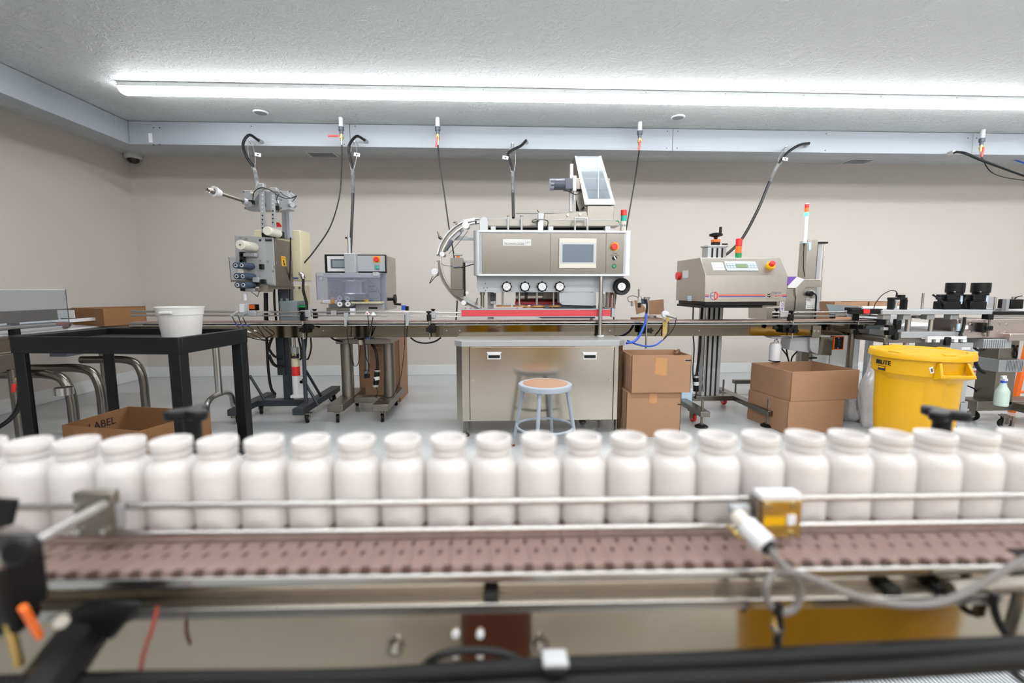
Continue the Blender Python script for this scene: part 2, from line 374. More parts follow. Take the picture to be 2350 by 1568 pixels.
# ================================================================ AIR DROPS
def air_drop(px, py0, hose, lab, hlab, side, Y=None, hm=None, hr=.0065):
    p = atz(px, py0, CE); Y = p.y; x = p.x
    t = thing('air_drop_pipe', lab, 'air pipe', (x, Y, CE-.3), 'air drop pipes with red valves')
    O('riser', M.wplastic, t, ('cy', (x, Y, CE-.09), (x, Y, CE-.001), .021, 18))
    O('coupling', M.motor, t, ('cy', (x, Y, CE-.118), (x, Y, CE-.085), .026, 18), ('cy', (x, Y, CE-.15), (x, Y, CE-.118), .017, 14))
    O('ball_valve', M.brass, t, ('cy', (x, Y, CE-.215), (x, Y, CE-.15), .013, 12), ('cy', (x, Y-.03, CE-.182), (x, Y+.002, CE-.182), .011, 6), ('cy', (x, Y, CE-.192), (x, Y, CE-.172), .019, 12))
    if side == 'l': O('valve_handle', M.red, t, ('ob', (x-.075, Y-.03, CE-.178), (.085, .01, .018)), ('ob', (x-.02, Y-.03, CE-.178), (.04, .006, .012)), bevel=.003)
    else: O('valve_handle', M.red, t, ('ob', (x-.008, Y-.03, CE-.235), (.02, .01, .085), 0, 0, .12), ('ob', (x, Y-.03, CE-.19), (.014, .006, .03)), bevel=.003)
    O('hose_fitting', M.chrome, t, ('cy', (x, Y, CE-.25), (x, Y, CE-.213), .009, 10))
    h = O('air_hose', hm or M.cord, None, ('tb', [(x, Y, CE-.235)]+[at(*q) for q in hose], hr)); tag(h, hlab, 'hose', 'hanging air hoses')
    return t
air_drop(782, 270, [(784, 380, 4.6), (779, 450, 4.5), (758, 520, 4.4), (722, 575, 4.3), (698, 604, 4.22)], 'white pipe with sideways red valve handle above the grey winding machine',
         'black air hose sweeping down leftwards to the cream cabinet', 'l')
air_drop(1004, 270, [(1008, 370, 4.55), (1019, 440, 4.5), (1030, 520, 4.4), (1042, 590, 4.3), (1049, 680, 4.25), (1046, 745, 4.2)], 'white pipe with hanging red valve handle left of the capping machine',
         'black air hose falling behind the curved cap chute', 'd')
air_drop(1469, 280, [(1467, 345, 4.65), (1456, 420, 4.5), (1440, 510, 4.35), (1425, 600, 4.3), (1412, 690, 4.25), (1408, 740, 4.2)], 'white pipe with hanging red valve handle right of the clear hopper',
         'black air hose slanting down behind the right end of the capping machine', 'd')
air_drop(2256, 298, [(2258, 372, 5.0), (2275, 395, 4.95), (2310, 408, 4.9), (2380, 418, 4.8), (2440, 430, 4.8)], 'white pipe with brass manifold and red valve near the right edge',
         'thin black air hose drooping off to the right edge', 'd', hr=.005)
h = O('air_hose', M.blue, None, ('pt', [(2268, 351, 5.0), (2300, 358, 5.0), (2350, 374, 4.95), (2420, 392, 4.9)], .008)); tag(h, 'blue air hose leading off to the right edge', 'hose')
# ================================================================ POWER CORDS
def power_cord(pts, mesh_i, hook, tagp, lab, Y=4.6, r=.013):
    P = [at(*q) for q in pts]
    t = thing('power_cord', lab, 'power cord', P[-1], 'black power drop cords')
    fine = spline(P, 8)
    O('cord', M.cord, t, ('tb', P, r, 10, 8))
    O('strain_relief_nut', M.chrome, t, ('cy', P[0], Vector((P[0].x+.012, CHY, P[0].z-.004)), .019, 8))
    a, b = mesh_i
    seg = fine[int(a*8):int(b*8)+1]
    mb = MB(); n = 60; L = len(seg)-1
    for s_ in (0, 1.5, 3, 4.5):
        for sg in (1, -1):
            pp_ = []
            for i in range(n+1):
                f_ = i/n*L; k = min(int(f_), L-1); q = seg[k].lerp(seg[k+1], f_-k); d = (seg[k+1]-seg[k]).normalized(); u = d.cross(Vector((0, 1, 0))).normalized(); v = d.cross(u)
                an = s_*PI/3+sg*i*.55; pp_.append(q+(u*math.cos(an)+v*math.sin(an))*(r+.003))
            mb.tb(pp_, .0011, 3, 1, False)
    fin(mb, 'mesh_grip', M.wire, t, kind='stuff')
    hk = at(*hook); e = seg[0]
    O('grip_loop', M.wire, t, ('tb', [e+Vector((-.012, -.01, 0)), e.lerp(hk, .4)+Vector((-.03, -.01, 0)), hk+Vector((-.02, -.01, -.02)), hk, hk+Vector((.02, -.01, -.02)), e.lerp(hk, .4)+Vector((.03, -.01, 0)), e+Vector((.012, -.01, 0))], .0025, 6, 5))
    O('hook', M.chrome, t, ('tb', [hk+Vector((-.008, .02, -.01)), hk+Vector((-.01, -.01, .012)), hk+Vector((.012, -.012, .012)), Vector((hk.x+.012, CHY, hk.z))], .004, 6, 4))
    q = at(*tagp); O('tag', M.paper, t, ('ob', q, (.055, .002, .03), 0, 0, .15))
    O('tag_print', M.ink, t, ('ob', q+Vector((0, -.0015, 0)), (.014, .001, .014), 0, 0, .15))
power_cord([(593, 322, 4.72), (572, 310, 4.6), (558, 330, 4.55), (565, 358, 4.5), (583, 387, 4.45), (590, 420, 4.35), (592, 440, 4.25)], (4, 5.4), (575, 327, 4.7), (592, 355, 4.45), 'black power cord looping down to the grey winding machine')
power_cord([(836, 321, 4.72), (818, 313, 4.6), (801, 335, 4.5), (803, 360, 4.5), (809, 390, 4.45), (810, 445, 4.35), (807, 520, 4.2), (804, 585, 4.1)], (4, 5), (814, 329, 4.7), (819, 355, 4.45), 'black power cord hanging straight down to the bottle bander')
power_cord([(1207, 323, 4.72), (1195, 335, 4.6), (1167, 351, 4.5), (1172, 375, 4.45), (1176, 395, 4.4), (1177, 445, 4.3), (1178, 500, 4.15)], (4, 5), (1176, 333, 4.7), (1160, 362, 4.45), 'black power cord with sideways kink above the capping machine')
power_cord([(1857, 329, 4.7), (1835, 333, 4.6), (1808, 350, 4.55), (1786, 378, 4.5), (1766, 418, 4.45), (1740, 480, 4.35), (1705, 545, 4.25), (1672, 580, 4.15), (1645, 595, 4.1)], (3, 4), (1803, 340, 4.7), (1802, 365, 4.5), 'thick grey-black power cord sweeping diagonally down to the steel sealer')
t = thing('power_cord', 'black power cord leaving the raceway towards the right edge', 'power cord', at(2190, 349, 4.7))
O('cord', M.cord, t, ('pt', [(2192, 349, 4.72), (2215, 352, 4.6), (2250, 367, 4.55), (2300, 385, 4.5), (2350, 403, 4.5), (2420, 425, 4.5)], .013))
O('strain_relief_nut', M.chrome, t, ('pc', 2190, 349, 4.71, CHY, .02, 8))

# ================================================================ shared small builders
def knob_clamp(par, px, Y=3.70, ktop=712, post=779, star=757, front=True, blocky=True):
    """guide-rail clamp: black T knob, block, chrome rod, star knob"""
    n = par
    dy = ktop-712; sc_ = 1. if front else .85
    g = O('rail_clamp', M.black, n, ('pb', px-5*sc_, 722+dy, px+5*sc_, 737+dy, Y, .035), bevel=.002)
    O('clamp_knob', M.black, g, ('la', [(.006, 0), (.008, .012), (.012, .02), (.022*sc_, .026), (.024*sc_, .031), (.018*sc_, .035)], (X(px, Y+.017, 720), Y+.017, Zh(724+dy, Y)), 18))
    if front:
        O('rod', M.chrome, g, ('pv', px+2, 736+dy, post, Y+.015, .0065))
        O('cross_clamp', M.black, g, ('pb', px+1, 746, px+14, 765, Y+.005, .045), bevel=.003)
        O('star_knob', M.black, g, ('lobe', px-1, star, Y-.03, Y-.012, .021, 5, .22), ('pc', px-1, star, Y-.014, Y+.01, .008, 10))
    return g
def foot(par, x, y, z, r=.035, rod=.009):
    O('leveling_foot', M.dull, par, ('la', [(r, 0), (r, .008), (r*.8, .016), (rod*1.5, .026), (rod*1.5, .034), (rod, .034), (rod, z)], (x, y, 0), 18))
def caster(par, x, y, top, r=.04, wm=None, rot=0., wd=.026):
    f = O('caster', M.dull, par, ('ob', (x, y, top-.004), (.07, .06, .008), rot), ('ob', (x-.02*math.cos(rot), y-.02*math.sin(rot), (top+r)/2+.004), (.004, .04, top-r-.004+.012), rot), ('ob', (x+.02*math.cos(rot), y+.02*math.sin(rot), (top+r)/2+.004), (.004, .04, top-r-.004+.012), rot), ('cy', (x, y, top-.02), (x, y, top-.006), .018, 12))
    d = Vector((math.cos(rot), math.sin(rot), 0))*wd/2; c = Vector((x, y, r))
    w_ = O('wheel', wm or M.rubber, f, ('cy', c-d, c+d, r, 22), bevel=.004)
    O('hub', M.alu, f, ('cy', c-d*1.15, c+d*1.15, r*.45, 14))

# ================================================================ BACK CONVEYOR
CYf = 3.75
zP0, zP1, zT = .732, .834, .862
xl, xr = X(300, CYf), X(2030, CYf)
cv = thing('conveyor', 'long steel bottle conveyor running through the machines at the back', 'conveyor', ((xl+xr)/2, CYf+.08, 0))
seams = [xl, X(560, CYf), X(1015, CYf), X(1410, CYf), X(1720, CYf), xr]
for a, b in zip(seams[:-1], seams[1:]):
    O('side_panel', M.mirror, cv, ('bx', a+.0006, b-.0006, CYf, CYf+.004, zP0, zP1), bevel=.001)
    O('side_panel', M.mirror, cv, ('bx', a+.0006, b-.0006, CYf+.17, CYf+.174, zP0, zP1))
for px in (742, 1025, 1055, 1400, 1605): O('bolt', M.chrome, cv, ('pc', px, 759, CYf-.003, CYf+.001, .006, 8))
for a, b in ((735, 741),):
    O('wear_strip', M.chrome, cv, ('bx', xl, xr, CYf-.012, CYf+.002, Zh(742, CYf), Zh(738.5, CYf)), bevel=.001)
O('lower_rail', M.alu, cv, ('bx', xl, xr, CYf-.004, CYf+.006, Zh(746.5, CYf), Zh(744.5, CYf)))
mb = MB()
for x in np.arange(xl+.1, xr-.05, .19): mb.bx(x, x+.012, CYf+.006, CYf+.16, zP1-.01, zT-.012)
fin(mb, 'cross_brace', M.black, cv, kind='stuff')
# belt : toothed slab
mb = MB(); pit = .0254; n = int((xr-xl)/pit)
for i in range(n):
    x = xl+i*pit
    mb.pz([(x+.0015, CYf+.004), (x+.012, CYf+.004), (x+.012, CYf+.0), (x+.0235, CYf+.0), (x+.0235, CYf+.16), (x+.0015, CYf+.16)], zT-.006, zT)
fin(mb, 'belt_links', M.belt, cv, kind='stuff')
O('belt_return', M.beltd, cv, ('bx', xl, xr, CYf+.006, CYf+.158, zT-.014, zT-.0065))
# guide rails
def rails(par, p0, p1, Y, ys, r=.0055):
    for y in ys: O('guide_rail', M.chrome, par, ('cy', at(p0, y[0], Y), at(p1, y[1], Y), r, 10))
rails(cv, 300, 1058, 3.735, ((714, 717), (723, 726)))
rails(cv, 300, 1058, 3.90, ((717, 718.5), (725, 725)), .005)
rails(cv, 1772, 1950, 3.735, ((717, 716.5), (725, 725.5)))
rails(cv, 1772, 1960, 3.90, ((717, 717), (725, 726)), .005)
for px in (693, 984, 1817): knob_clamp(cv, px)
knob_clamp(cv, 1967, ktop=711, star=762)
for px in (722, 994, 1782, 1914): knob_clamp(cv, px, Y=3.93, ktop=706, front=False)
O('star_knob', M.black, cv, ('lobe', 1828, 760, 3.66, 3.68, .021, 5, .22)); O('star_knob', M.black, cv, ('lobe', 1781, 752, 3.66, 3.68, .018, 5, .22)); O('star_knob', M.black, cv, ('lobe', 1493, 759, 3.64, 3.66, .022, 5, .22))
O('star_knob', M.black, cv, ('lobe', 716, 750, 3.68, 3.70, .018, 5, .22))
O('clamp_block', M.black, cv, ('pb', 1797, 746, 1812, 764, 3.70, .05), bevel=.004)
for a, b, c, d in ((575, 713, 585, 727), (699, 712, 712, 728), (1791, 714, 1810, 728), (1946, 714, 1958, 728), (759, 713, 771, 724), (989, 715, 1000, 730)):
    O('rail_block', M.alu, cv, ('pb', a, b, c, d, 3.722, .03), bevel=.003)
for a, d in ((789, 749), (930, 748)):
    O('rail_bracket', M.ltgrey, cv, ('pp', [(a, 718), (a+10, 717), (a+9, 736), (a+7, d), (a+1, d), (a+1, 736)], 3.715, .008))
# sensors near left
O('reflector_block', M.wplastic, cv, ('pp', [(549, 698), (560, 698), (560, 717), (549, 717)], 3.70, .05), bevel=.002)
O('sensor_body', M.black, cv, ('pb', 571, 699, 588, 713, 3.9, .05), bevel=.002)
O('sensor_face', M.orange, cv, ('pb', 572, 700, 584, 709, 3.893, .007))
O('sensor_bracket', M.alu, cv, ('pb', 563, 714, 586, 726, 3.70, .03), bevel=.003)
O('sensor_bracket', M.alu, cv, ('pb', 689, 713, 700, 727, 3.735, .03), bevel=.002)
for k, (x0, y0, x1, y1) in enumerate(((530, 726, 545, 716), (548, 727, 562, 719), (556, 722, 566, 717))):
    O('photo_sensor', M.alu, cv, ('cy', at(x0, y0, 3.62), at(x1, y1, 3.70), .011, 12))
    q = at(x0, y0, 3.62)
for k, pts in enumerate(([(533, 727, 3.62), (541, 742, 3.62), (556, 762, 3.62), (575, 775, 3.65), (612, 783, 3.75)], [(546, 724, 3.62), (554, 744, 3.62), (568, 760, 3.62), (600, 778, 3.66), (622, 782, 3.78)],
                         [(557, 728, 3.64), (566, 745, 3.64), (583, 758, 3.64), (605, 772, 3.66), (615, 776, 3.8)])):
    c_ = O('sensor_cable', M.cord, cv, ('pt', pts, .0035, 6))
    O('cable_sleeve', M.inkblue, c_, ('cy', at(*pts[1]), at(*pts[1]).lerp(at(*pts[2]), .3), .006, 8))
    O('cable_plug', M.paper, c_, ('cy', at(*pts[2]), at(*pts[2]).lerp(at(*pts[3]), .25), .006, 8))
O('green_sensor', M.green, cv, ('pb', 684, 701, 698, 706, 4.0, .03)); O('sensor_body', M.black, cv, ('pb', 684, 700, 700, 714, 4.03, .04))
O('power_plug', M.wplastic, cv, ('pb', 803, 708, 814, 723, 3.74, .03), bevel=.002)
O('foil_sensor', M.paper, cv, ('la', [(.02, 0), (.016, .01), (.006, .025)], at(843, 722, 3.70), 7)); O('foil_sensor', M.paper, cv, ('la', [(.022, 0), (.014, .014), (.006, .026)], at(857, 724, 3.70), 6)); O('foil_sensor', M.inkred, cv, ('la', [(.007, 0), (.004, .008)], at(843, 720, 3.68), 6))
O('sensor_cable', M.cord, cv, ('pt', [(844, 724, 3.68), (846, 745, 3.68), (845, 774, 3.7), (852, 748, 3.68), (856, 728, 3.69)], .0045, 6))
O('cable_tie', M.blue, cv, ('pt', [(842, 775, 3.69), (845, 779, 3.69), (849, 775, 3.69)], .003, 6))
O('sensor_cable', M.cord, cv, ('pt', [(929, 722, 3.7), (929, 760, 3.7), (928, 800, 3.72), (922, 850, 3.75), (915, 880, 3.8), (898, 912, 3.85), (870, 908, 3.85)], .003, 6))
O('sensor_cable', M.cord, cv, ('pt', [(797, 735, 3.7), (797, 770, 3.7), (803, 800, 3.75), (810, 840, 3.8)], .003, 6))
O('solenoid', M.blue, cv, ('pb', 921, 701, 930, 712, 4.05, .04), bevel=.002); O('solenoid_plug', M.black, cv, ('pb', 930, 703, 937, 713, 4.05, .03))
O('hanging_cable', M.cord, cv, ('pt', [(942, 775, 3.85), (955, 784, 3.85), (976, 788, 3.85), (998, 784, 3.85), (1012, 775, 3.85)], .007))
O('hanging_cable', M.cord, cv, ('pt', [(758, 773, 3.85), (768, 780, 3.85), (785, 784, 3.9)], .008))
# star marker stand M (sensor post)
g = O('sensor_post', M.chrome, cv, ('pv', 1484, 684, 800, 3.65, .0075))
O('post_cap', M.dull, g, ('pb', 1480, 682, 1492, 687, 3.635, .03))
O('sensor_head', M.navy, g, ('pp', [(1471, 686), (1490, 687), (1484, 698), (1473, 698)], 3.66, .03))
O('sensor_arm', M.chrome, g, ('pb', 1465, 681, 1471, 698, 3.66, .02), ('pb', 1463, 692, 1472, 695, 3.65, .03)); O('sensor_tip', M.chrome, g, ('cy', at(1466, 682, 3.67), at(1466, 664, 3.67), .007, 10))
O('photo_eye', M.dull, g, ('pb', 1449, 691, 1454, 703, 3.65, .02), bevel=.002); O('photo_eye', M.black, g, ('pb', 1465, 695, 1471, 706, 3.64, .02), bevel=.002)
O('thin_cable', M.cord, cv, ('pt', [(1468, 684, 3.67), (1452, 679, 3.66), (1441, 683, 3.66), (1443, 692, 3.66), (1450, 694, 3.65)], .0025, 6))
O('thin_cable', M.cord, cv, ('pt', [(1470, 680, 3.67), (1475, 688, 3.66), (1482, 688, 3.65)], .0025, 6))
O('blue_cable', M.blue, cv, ('pt', [(1483, 720, 3.63), (1482, 735, 3.62), (1477, 750, 3.62), (1468, 770, 3.6), (1455, 784, 3.55), (1438, 788, 3.5)], .010))
O('blue_cable', M.blue, cv, ('pt', [(1440, 782, 3.55), (1460, 790, 3.6), (1485, 795, 3.62), (1505, 792, 3.62), (1519, 782, 3.64)], .007))
O('black_cable', M.cord, cv, ('pt', [(1483, 688, 3.645), (1485, 705, 3.63), (1483, 722, 3.63)], .009))
O('clamp_block', M.black, cv, ('pb', 1472, 745, 1482, 766, 3.66, .05), bevel=.004)
g = O('sensor_plate', M.brass, cv, ('pb', 1520.5, 740, 1531, 773.5, 3.735, .008), bevel=.001)
O('screw', M.chrome, g, ('pc', 1526, 748, 3.730, 3.74, .008, 10)); O('screw', M.chrome, g, ('pc', 1525, 767, 3.730, 3.74, .008, 10))
O('sensor_arm', M.brass, g, ('pb', 1528, 724, 1536, 740, 3.72, .01))
O('reflector', M.wplastic, cv, ('pc', 1528, 722, 3.69, 3.72, .030, 24), bevel=.004); O('sensor_tube', M.alu, cv, ('cy', at(1530, 724, 3.68), at(1552, 730, 3.62), .010, 12))
O('thin_cable', M.cord, cv, ('pt', [(1552, 731, 3.62), (1549, 745, 3.62), (1540, 762, 3.62), (1520, 782, 3.64)], .0035, 6)); O('thin_cable', M.cord, cv, ('pt', [(1534, 738, 3.7), (1534, 760, 3.66), (1522, 780, 3.64)], .0035, 6))
# drive end at the right
O('drive_plate', M.greybox, cv, ('pp', [(1990, 747), (2012, 746), (2036, 740), (2036, 775), (1975, 774)], 3.742, .19), bevel=.002)
O('end_bracket', M.slate, cv, ('pb', 2012, 733, 2036, 746, 3.735, .2), bevel=.002); O('end_roller', M.dull, cv, ('cy', (xr+.015, CYf, zT-.025), (xr+.015, CYf+.16, zT-.025), .024, 18))
# legs
def tube_leg(par, px, y0, Y, name='support_leg'):
    x = X(px, Y, 860); zb = .26
    g = O(name, M.chrome, par, ('cy', (x, Y, zb-.01), (x, Y, Zh(y0, Y)), .027, 20))
    O('foot_bow', M.chrome, g, ('tb', [(x-.005, Y-.19, .10), (x-.002, Y-.17, .2), (x, Y-.10, .245), (x, Y, .25), (x, Y+.10, .245), (x, Y+.17, .2), (x, Y+.19, .10)], .022, 12, 6))
    foot(par, x-.005, Y-.19, .12, .03); foot(par, x, Y+.19, .12, .03)
tube_leg(cv, 500, 770, 3.83)
tube_leg(cv, 1945, 770, 3.83)
tube_leg(cv, 1330, 770, 3.95)
# hanging bowl and lower control boxes
O('filter_funnel', M.alu, cv, ('pp', [(1766, 773), (1800, 773), (1790, 778), (1777, 778)], 3.78, .1)); g = O('filter_bowl', M.wplastic, cv, ('la', [(.03, 0), (.046, .004), (.047, .13), (.038, .155), (.014, .165), (.014, .185)], (X(1779, 3.84, 800), 3.84, Zh(828, 3.84, 1779)), 24))
O('bowl_ring', M.black, g, ('la', [(.046, 0), (.046, .004)], (X(1779, 3.84, 800), 3.84, Zh(829, 3.84, 1779)), 24))
for pts in ([(1781, 775, 3.86), (1790, 795, 3.86), (1805, 815, 3.88), (1812, 835, 3.9)], [(1810, 775, 3.86), (1805, 800, 3.87), (1810, 830, 3.9)], [(1830, 806, 3.86), (1818, 820, 3.88), (1815, 836, 3.9)]):
    O('black_cable', M.cord, cv, ('pt', pts, .006))
O('gearbox_cover', M.ltgrey, cv, ('pp', [(1815, 775), (1857, 774), (1857, 810), (1811, 803)], 3.80, .13), bevel=.002)
O('gearbox_cover', M.alu, cv, ('pp', [(1859, 774), (1881, 774), (1879, 815), (1863, 808), (1859, 800)], 3.77, .16), bevel=.002)
O('mounting_plate', M.dull, cv, ('pb', 1865, 748, 1884, 774, 3.738, .01)); 
for px in (1869, 1878): O('bolt', M.chrome, cv, ('pc', px, 760, 3.73, 3.74, .011, 10))
O('mirror_cover', M.mirror, cv, ('pp', [(1884, 774), (1912, 774), (1908, 816), (1878, 815)], 3.765, .12))
g = O('speed_control', M.orange, cv, ('pb', 1914, 772, 1937, 803, 3.77, .05), bevel=.002)
O('control_face', M.black, g, ('pb', 1916, 774, 1935, 801, 3.766, .004))
for q in ((1925, 776), (1923, 799)): O('screw', M.chrome, g, ('pc', q[0], q[1], 3.762, 3.768, .005, 8))
for q in ((1926, 784), (1926, 791)): O('dial_knob', M.ink, g, ('pc', q[0], q[1], 3.755, 3.767, .009, 10))
O('shelf', M.ltgrey, cv, ('bx', X(1455, 4.1), X(1560, 4.1), 3.93, 4.3, .812, .82))
O('upright', M.dull, cv, ('bx', X(1836, 3.98, 800), X(1853, 3.98, 800), 3.95, 4.01, .30, .74))

# ================================================================ CAPPING MACHINE
cp = thing('capping_machine', 'large steel capping machine with grey touchscreen, gauge knobs and clear hopper', 'machine', (X(1240, 3.7), 3.8, 0))
x0, x1 = X(1047, 3.4, 880), X(1431, 3.4, 880); zc0, zc1 = Zh(966, 3.4), Zh(795, 3.4)
ch = .045; yb = 4.05
cpoly = lambda e: [(x0-e, 3.4+ch), (x0+ch, 3.4-e), (x1-ch, 3.4-e), (x1+e, 3.4+ch), (x1+e, yb), (x0-e, yb)]
O('cabinet', M.steelc, cp, ('pz', cpoly(0), zc0, zc1), bevel=.001)
O('cabinet_top', M.alu, cp, ('pz', cpoly(.012), zc1, zc1+.042), bevel=.002)
O('door', M.steelc, cp, ('pb', 1079, 797, 1407, 964, 3.393, .007), bevel=.001)
for px in (1078, 1408): O('door_gap', M.hole, cp, ('pb', px-.7, 797, px+.7, 964, 3.3965, .003))
for px in (1134, 1354):
    g = O('door_handle', M.wplastic, cp, ('pp', [(px-17, 809), (px+17, 809), (px+14, 815), (px-14, 815)], 3.372, .02), ('pp', [(px-16, 815), (px+16, 815), (px+15, 825), (px-15, 825)], 3.388, .006))
    O('handle_recess', M.hole, g, ('pb', px-13, 816, px+13, 822, 3.384, .005))
for px in (1086, 1400): O('door_lock', M.chrome, cp, ('pc', px, 873, 3.388, 3.396, .010, 14))
for px in (1067, 1414):
    for y in (3.42, 4.0): foot(cp, X(px, 3.42, 980), y, zc0+.002, .036, .010)
# deck posts
O('front_post', M.chrome, cp, ('cy', (X(1378, 3.69, 700), 3.69, zc1+.04), (X(1378, 3.69, 700), 3.69, Zh(632, 3.69)), .017, 20)); O('post_collar', M.wplastic, cp, ('cy', (X(1378, 3.69, 777), 3.69, zc1+.041), (X(1378, 3.69, 777), 3.69, zc1+.053), .028, 22))
O('rear_post', M.chrome, cp, ('cy', (X(1357, 4.0, 755), 4.0, zc1+.04), (X(1357, 4.0, 755), 4.0, 1.25), .014, 16))
# body
YB = 3.66
O('body_shell', M.ltgrey, cp, ('pb', 1088, 531, 1445, 633, YB, .42), bevel=.012)
for a, c in ((1106, 1262.5), (1263.5, 1389.5), (1391, 1431)):
    O('front_panel', M.steel, cp, ('pb', a, 535.5, c, 628, YB-.006, .006), bevel=.001)
O('body_rail', M.wplastic, cp, ('pb', 1098, 529, 1438, 534, YB-.010, .02), bevel=.004); O('body_rail', M.wplastic, cp, ('pb', 1098, 629, 1438, 634, YB-.010, .02), bevel=.004)
O('corner_post', M.alu, cp, ('pv', 1096, 530, 633, YB+.022, .031, 24)); O('corner_post', M.wplastic, cp, ('pv', 1438, 530, 633, YB+.022, .027, 24))
g = O('name_plate', M.paper, cp, ('pb', 1154, 549, 1219, 564, YB-.009, .003))
ptext('TECHNOLOGIES', 'lettering', M.ink, g, 1157, 557.5, 1203, 562, YB-.009); ptext('CPT', 'lettering', M.greycord, g, 1205, 555, 1217, 559, YB-.009)
g = O('touchscreen', M.cream if False else M.ivory, cp, ('pb', 1283, 547, 1369, 616, YB-.022, .018), bevel=.004)
O('screen_bezel', M.alu, g, ('pb', 1286, 557, 1367, 605, YB-.024, .004)); O('screen', M.screen, g, ('pb', 1291, 561, 1362, 602, YB-.026, .003))
def estop(par, px, py, Y, r=.02, ring=M.yellow, dep=.03):
    g = O('emergency_stop', ring, par, ('pc', px, py, Y-.008, Y, r*1.35, 24)); O('stop_button', M.red, g, ('pc', px, py, Y-dep, Y-.006, r, 22), bevel=.003)
estop(cp, 1411, 566, YB-.006, .025); ptext('EMERGENCY', 'lettering', M.inkred, cp, 1404, 556, 1418, 558.5, YB-.0065)
g = O('selector_switch', M.black, cp, ('pc', 1411, 592, YB-.018, YB-.006, .017, 16)); O('switch_lever', M.wplastic, g, ('ob', at(1411, 592, YB-.022), (.008, .01, .03), 0, 0, -.5))
ptext('POWER', 'lettering', M.ink, cp, 1407, 581, 1416, 583, YB-.0065); ptext('OFF    ON', 'lettering', M.ink, cp, 1401, 585, 1420, 587, YB-.0065)
O('indicator', M.green, cp, ('pc', 1409.5, 611, YB-.014, YB-.006, .013, 16)); O('indicator_ring', M.black, cp, ('pc', 1409.5, 611, YB-.010, YB-.006, .017, 16))
# beam with gauges
YG = 3.76
O('gauge_beam', M.ltgrey, cp, ('pp', [(1094, 634), (1432, 634), (1432, 670), (1106, 671), (1098, 668), (1095, 661)], YG, .22), bevel=.002)
for i, (px, hx, hz) in enumerate(((1163, -.6, -.5), (1205, .7, -.3), (1244.5, .5, -.25), (1285, .6, .55))):
    g = O('gauge_knob', M.black, cp, ('lobe', px, 658, YG-.04, YG-.008, .040, 8, .09), bevel=.004); O('knob_hub', M.black, g, ('pc', px, 658, YG-.01, YG, .02, 16))
    O('dial', M.wplastic, g, ('pc', px, 658, YG-.044, YG-.038, .031, 28)); c = at(px, 658, YG-.046)
    O('needle', M.inkred if i == 0 else M.ink, g, ('ob', (c.x+hx*.01, c.y, c.z+hz*.01), (.024, .001, .0018), 0, 0, -math.atan2(hz, hx)))
    mbk = MB()
    for k in range(12): an = k*PI/6; mbk.ob((c.x+.026*math.cos(an), c.y+.001, c.z+.026*math.sin(an)), (.005, .001, .0014), 0, 0, -an)
    fin(mbk, 'dial_ticks', M.ink, g, kind='stuff')
g = O('gauge_wheel', M.black, cp, ('la', [(.035, 0), (.05, -.012), (.066, -.016), (.070, -.006), (.070, .02), (.06, .026), (.03, .026)], at(1427, 658, YG-.05), 40, 'y')); O('dial', M.wplastic, g, ('pc', 1427, 658, YG-.062, YG-.045, .032, 28)); c = at(1427, 658, YG-.064); O('needle', M.inkred, g, ('ob', (c.x, c.y, c.z+.004), (.02, .001, .002), 0, 0, .9)); O('knob_hub', M.dull, g, ('pc', 1427, 658, YG-.03, YG+.05, .02, 14))
for q in ((1114, 651), (1114, 667), (1110, 661), (1118, 661)): O('screw', M.hole, cp, ('pc', q[0], q[1], YG-.002, YG+.001, .004, 8))
# spindles
for px in (1154, 1192, 1232, 1270.5):
    g = O('spindle', M.chrome, cp, ('pv', px, 671, 703, YG+.08, .0095)); q = at(px+2, 703, YG+.08)
    O('capping_disc', M.tan, g, ('la', [(.060, -.004), (.062, .0), (.062, .004), (.050, .008)], q, 30)); O('disc_plate', M.chrome, g, ('la', [(.064, .008), (.064, .0105), (.02, .0125)], q, 30))
for px, y0, y1, r, mm in ((1107, 672, 706, .016, M.dull), (1393, 671, 708, .013, M.dull), (1401, 671, 710, .011, M.copper), (1409, 671, 708, .012, M.dull), (1386, 675, 712, .008, M.chrome)):
    O('guide_column', mm, cp, ('pv', px, y0, y1, YG+.06, r)); 
for px in (1107, 1409): O('column_cap', M.dull, cp, ('pv', px, 671, 677, YG+.06, .021))
O('slide_bar', M.alu, cp, ('pb', 1119, 671, 1133, 733, 4.02, .04)); O('slide_motor', M.motor, cp, ('pb', 1126, 673, 1138, 691, 3.95, .05), bevel=.002); O('slide_block', M.wplastic, cp, ('pb', 1126, 692, 1139, 698, 3.93, .05), bevel=.002)
O('drive_motor', M.chrome, cp, ('cy', at(1183, 681, 4.1), at(1300, 681, 4.1), .052, 26)); O('motor_band', M.motor, cp, ('cy', at(1203, 681, 4.1), at(1210, 681, 4.1), .054, 26)); O('motor_plate', M.redguard, cp, ('pb', 1183, 693, 1290, 700, 4.04, .12)); O('motor_body', M.dull, cp, ('pb', 1246, 671, 1290, 687, 4.03, .1), bevel=.006)
O('access_cover', M.ltgrey, cp, ('pp', [(1283, 671), (1368, 671), (1368, 698), (1362, 702.5), (1291, 700), (1284, 694)], YG-.004, .14), bevel=.003)
for q in ((1290, 693), (1359, 696)): O('screw', M.chrome, cp, ('pc', q[0], q[1], YG-.007, YG-.003, .006, 8))
O('tan_guard', M.tan, cp, ('pb', 1200, 704, 1300, 707, YG+.1, .03)); O('dark_mechanism', M.motor, cp, ('pb', 1250, 701, 1368, 709, YG+.06, .1)); O('drip_tray', M.motor, cp, ('pp', [(1232, 727), (1366, 727), (1366, 731), (1243, 731)], YG+.0, .16))
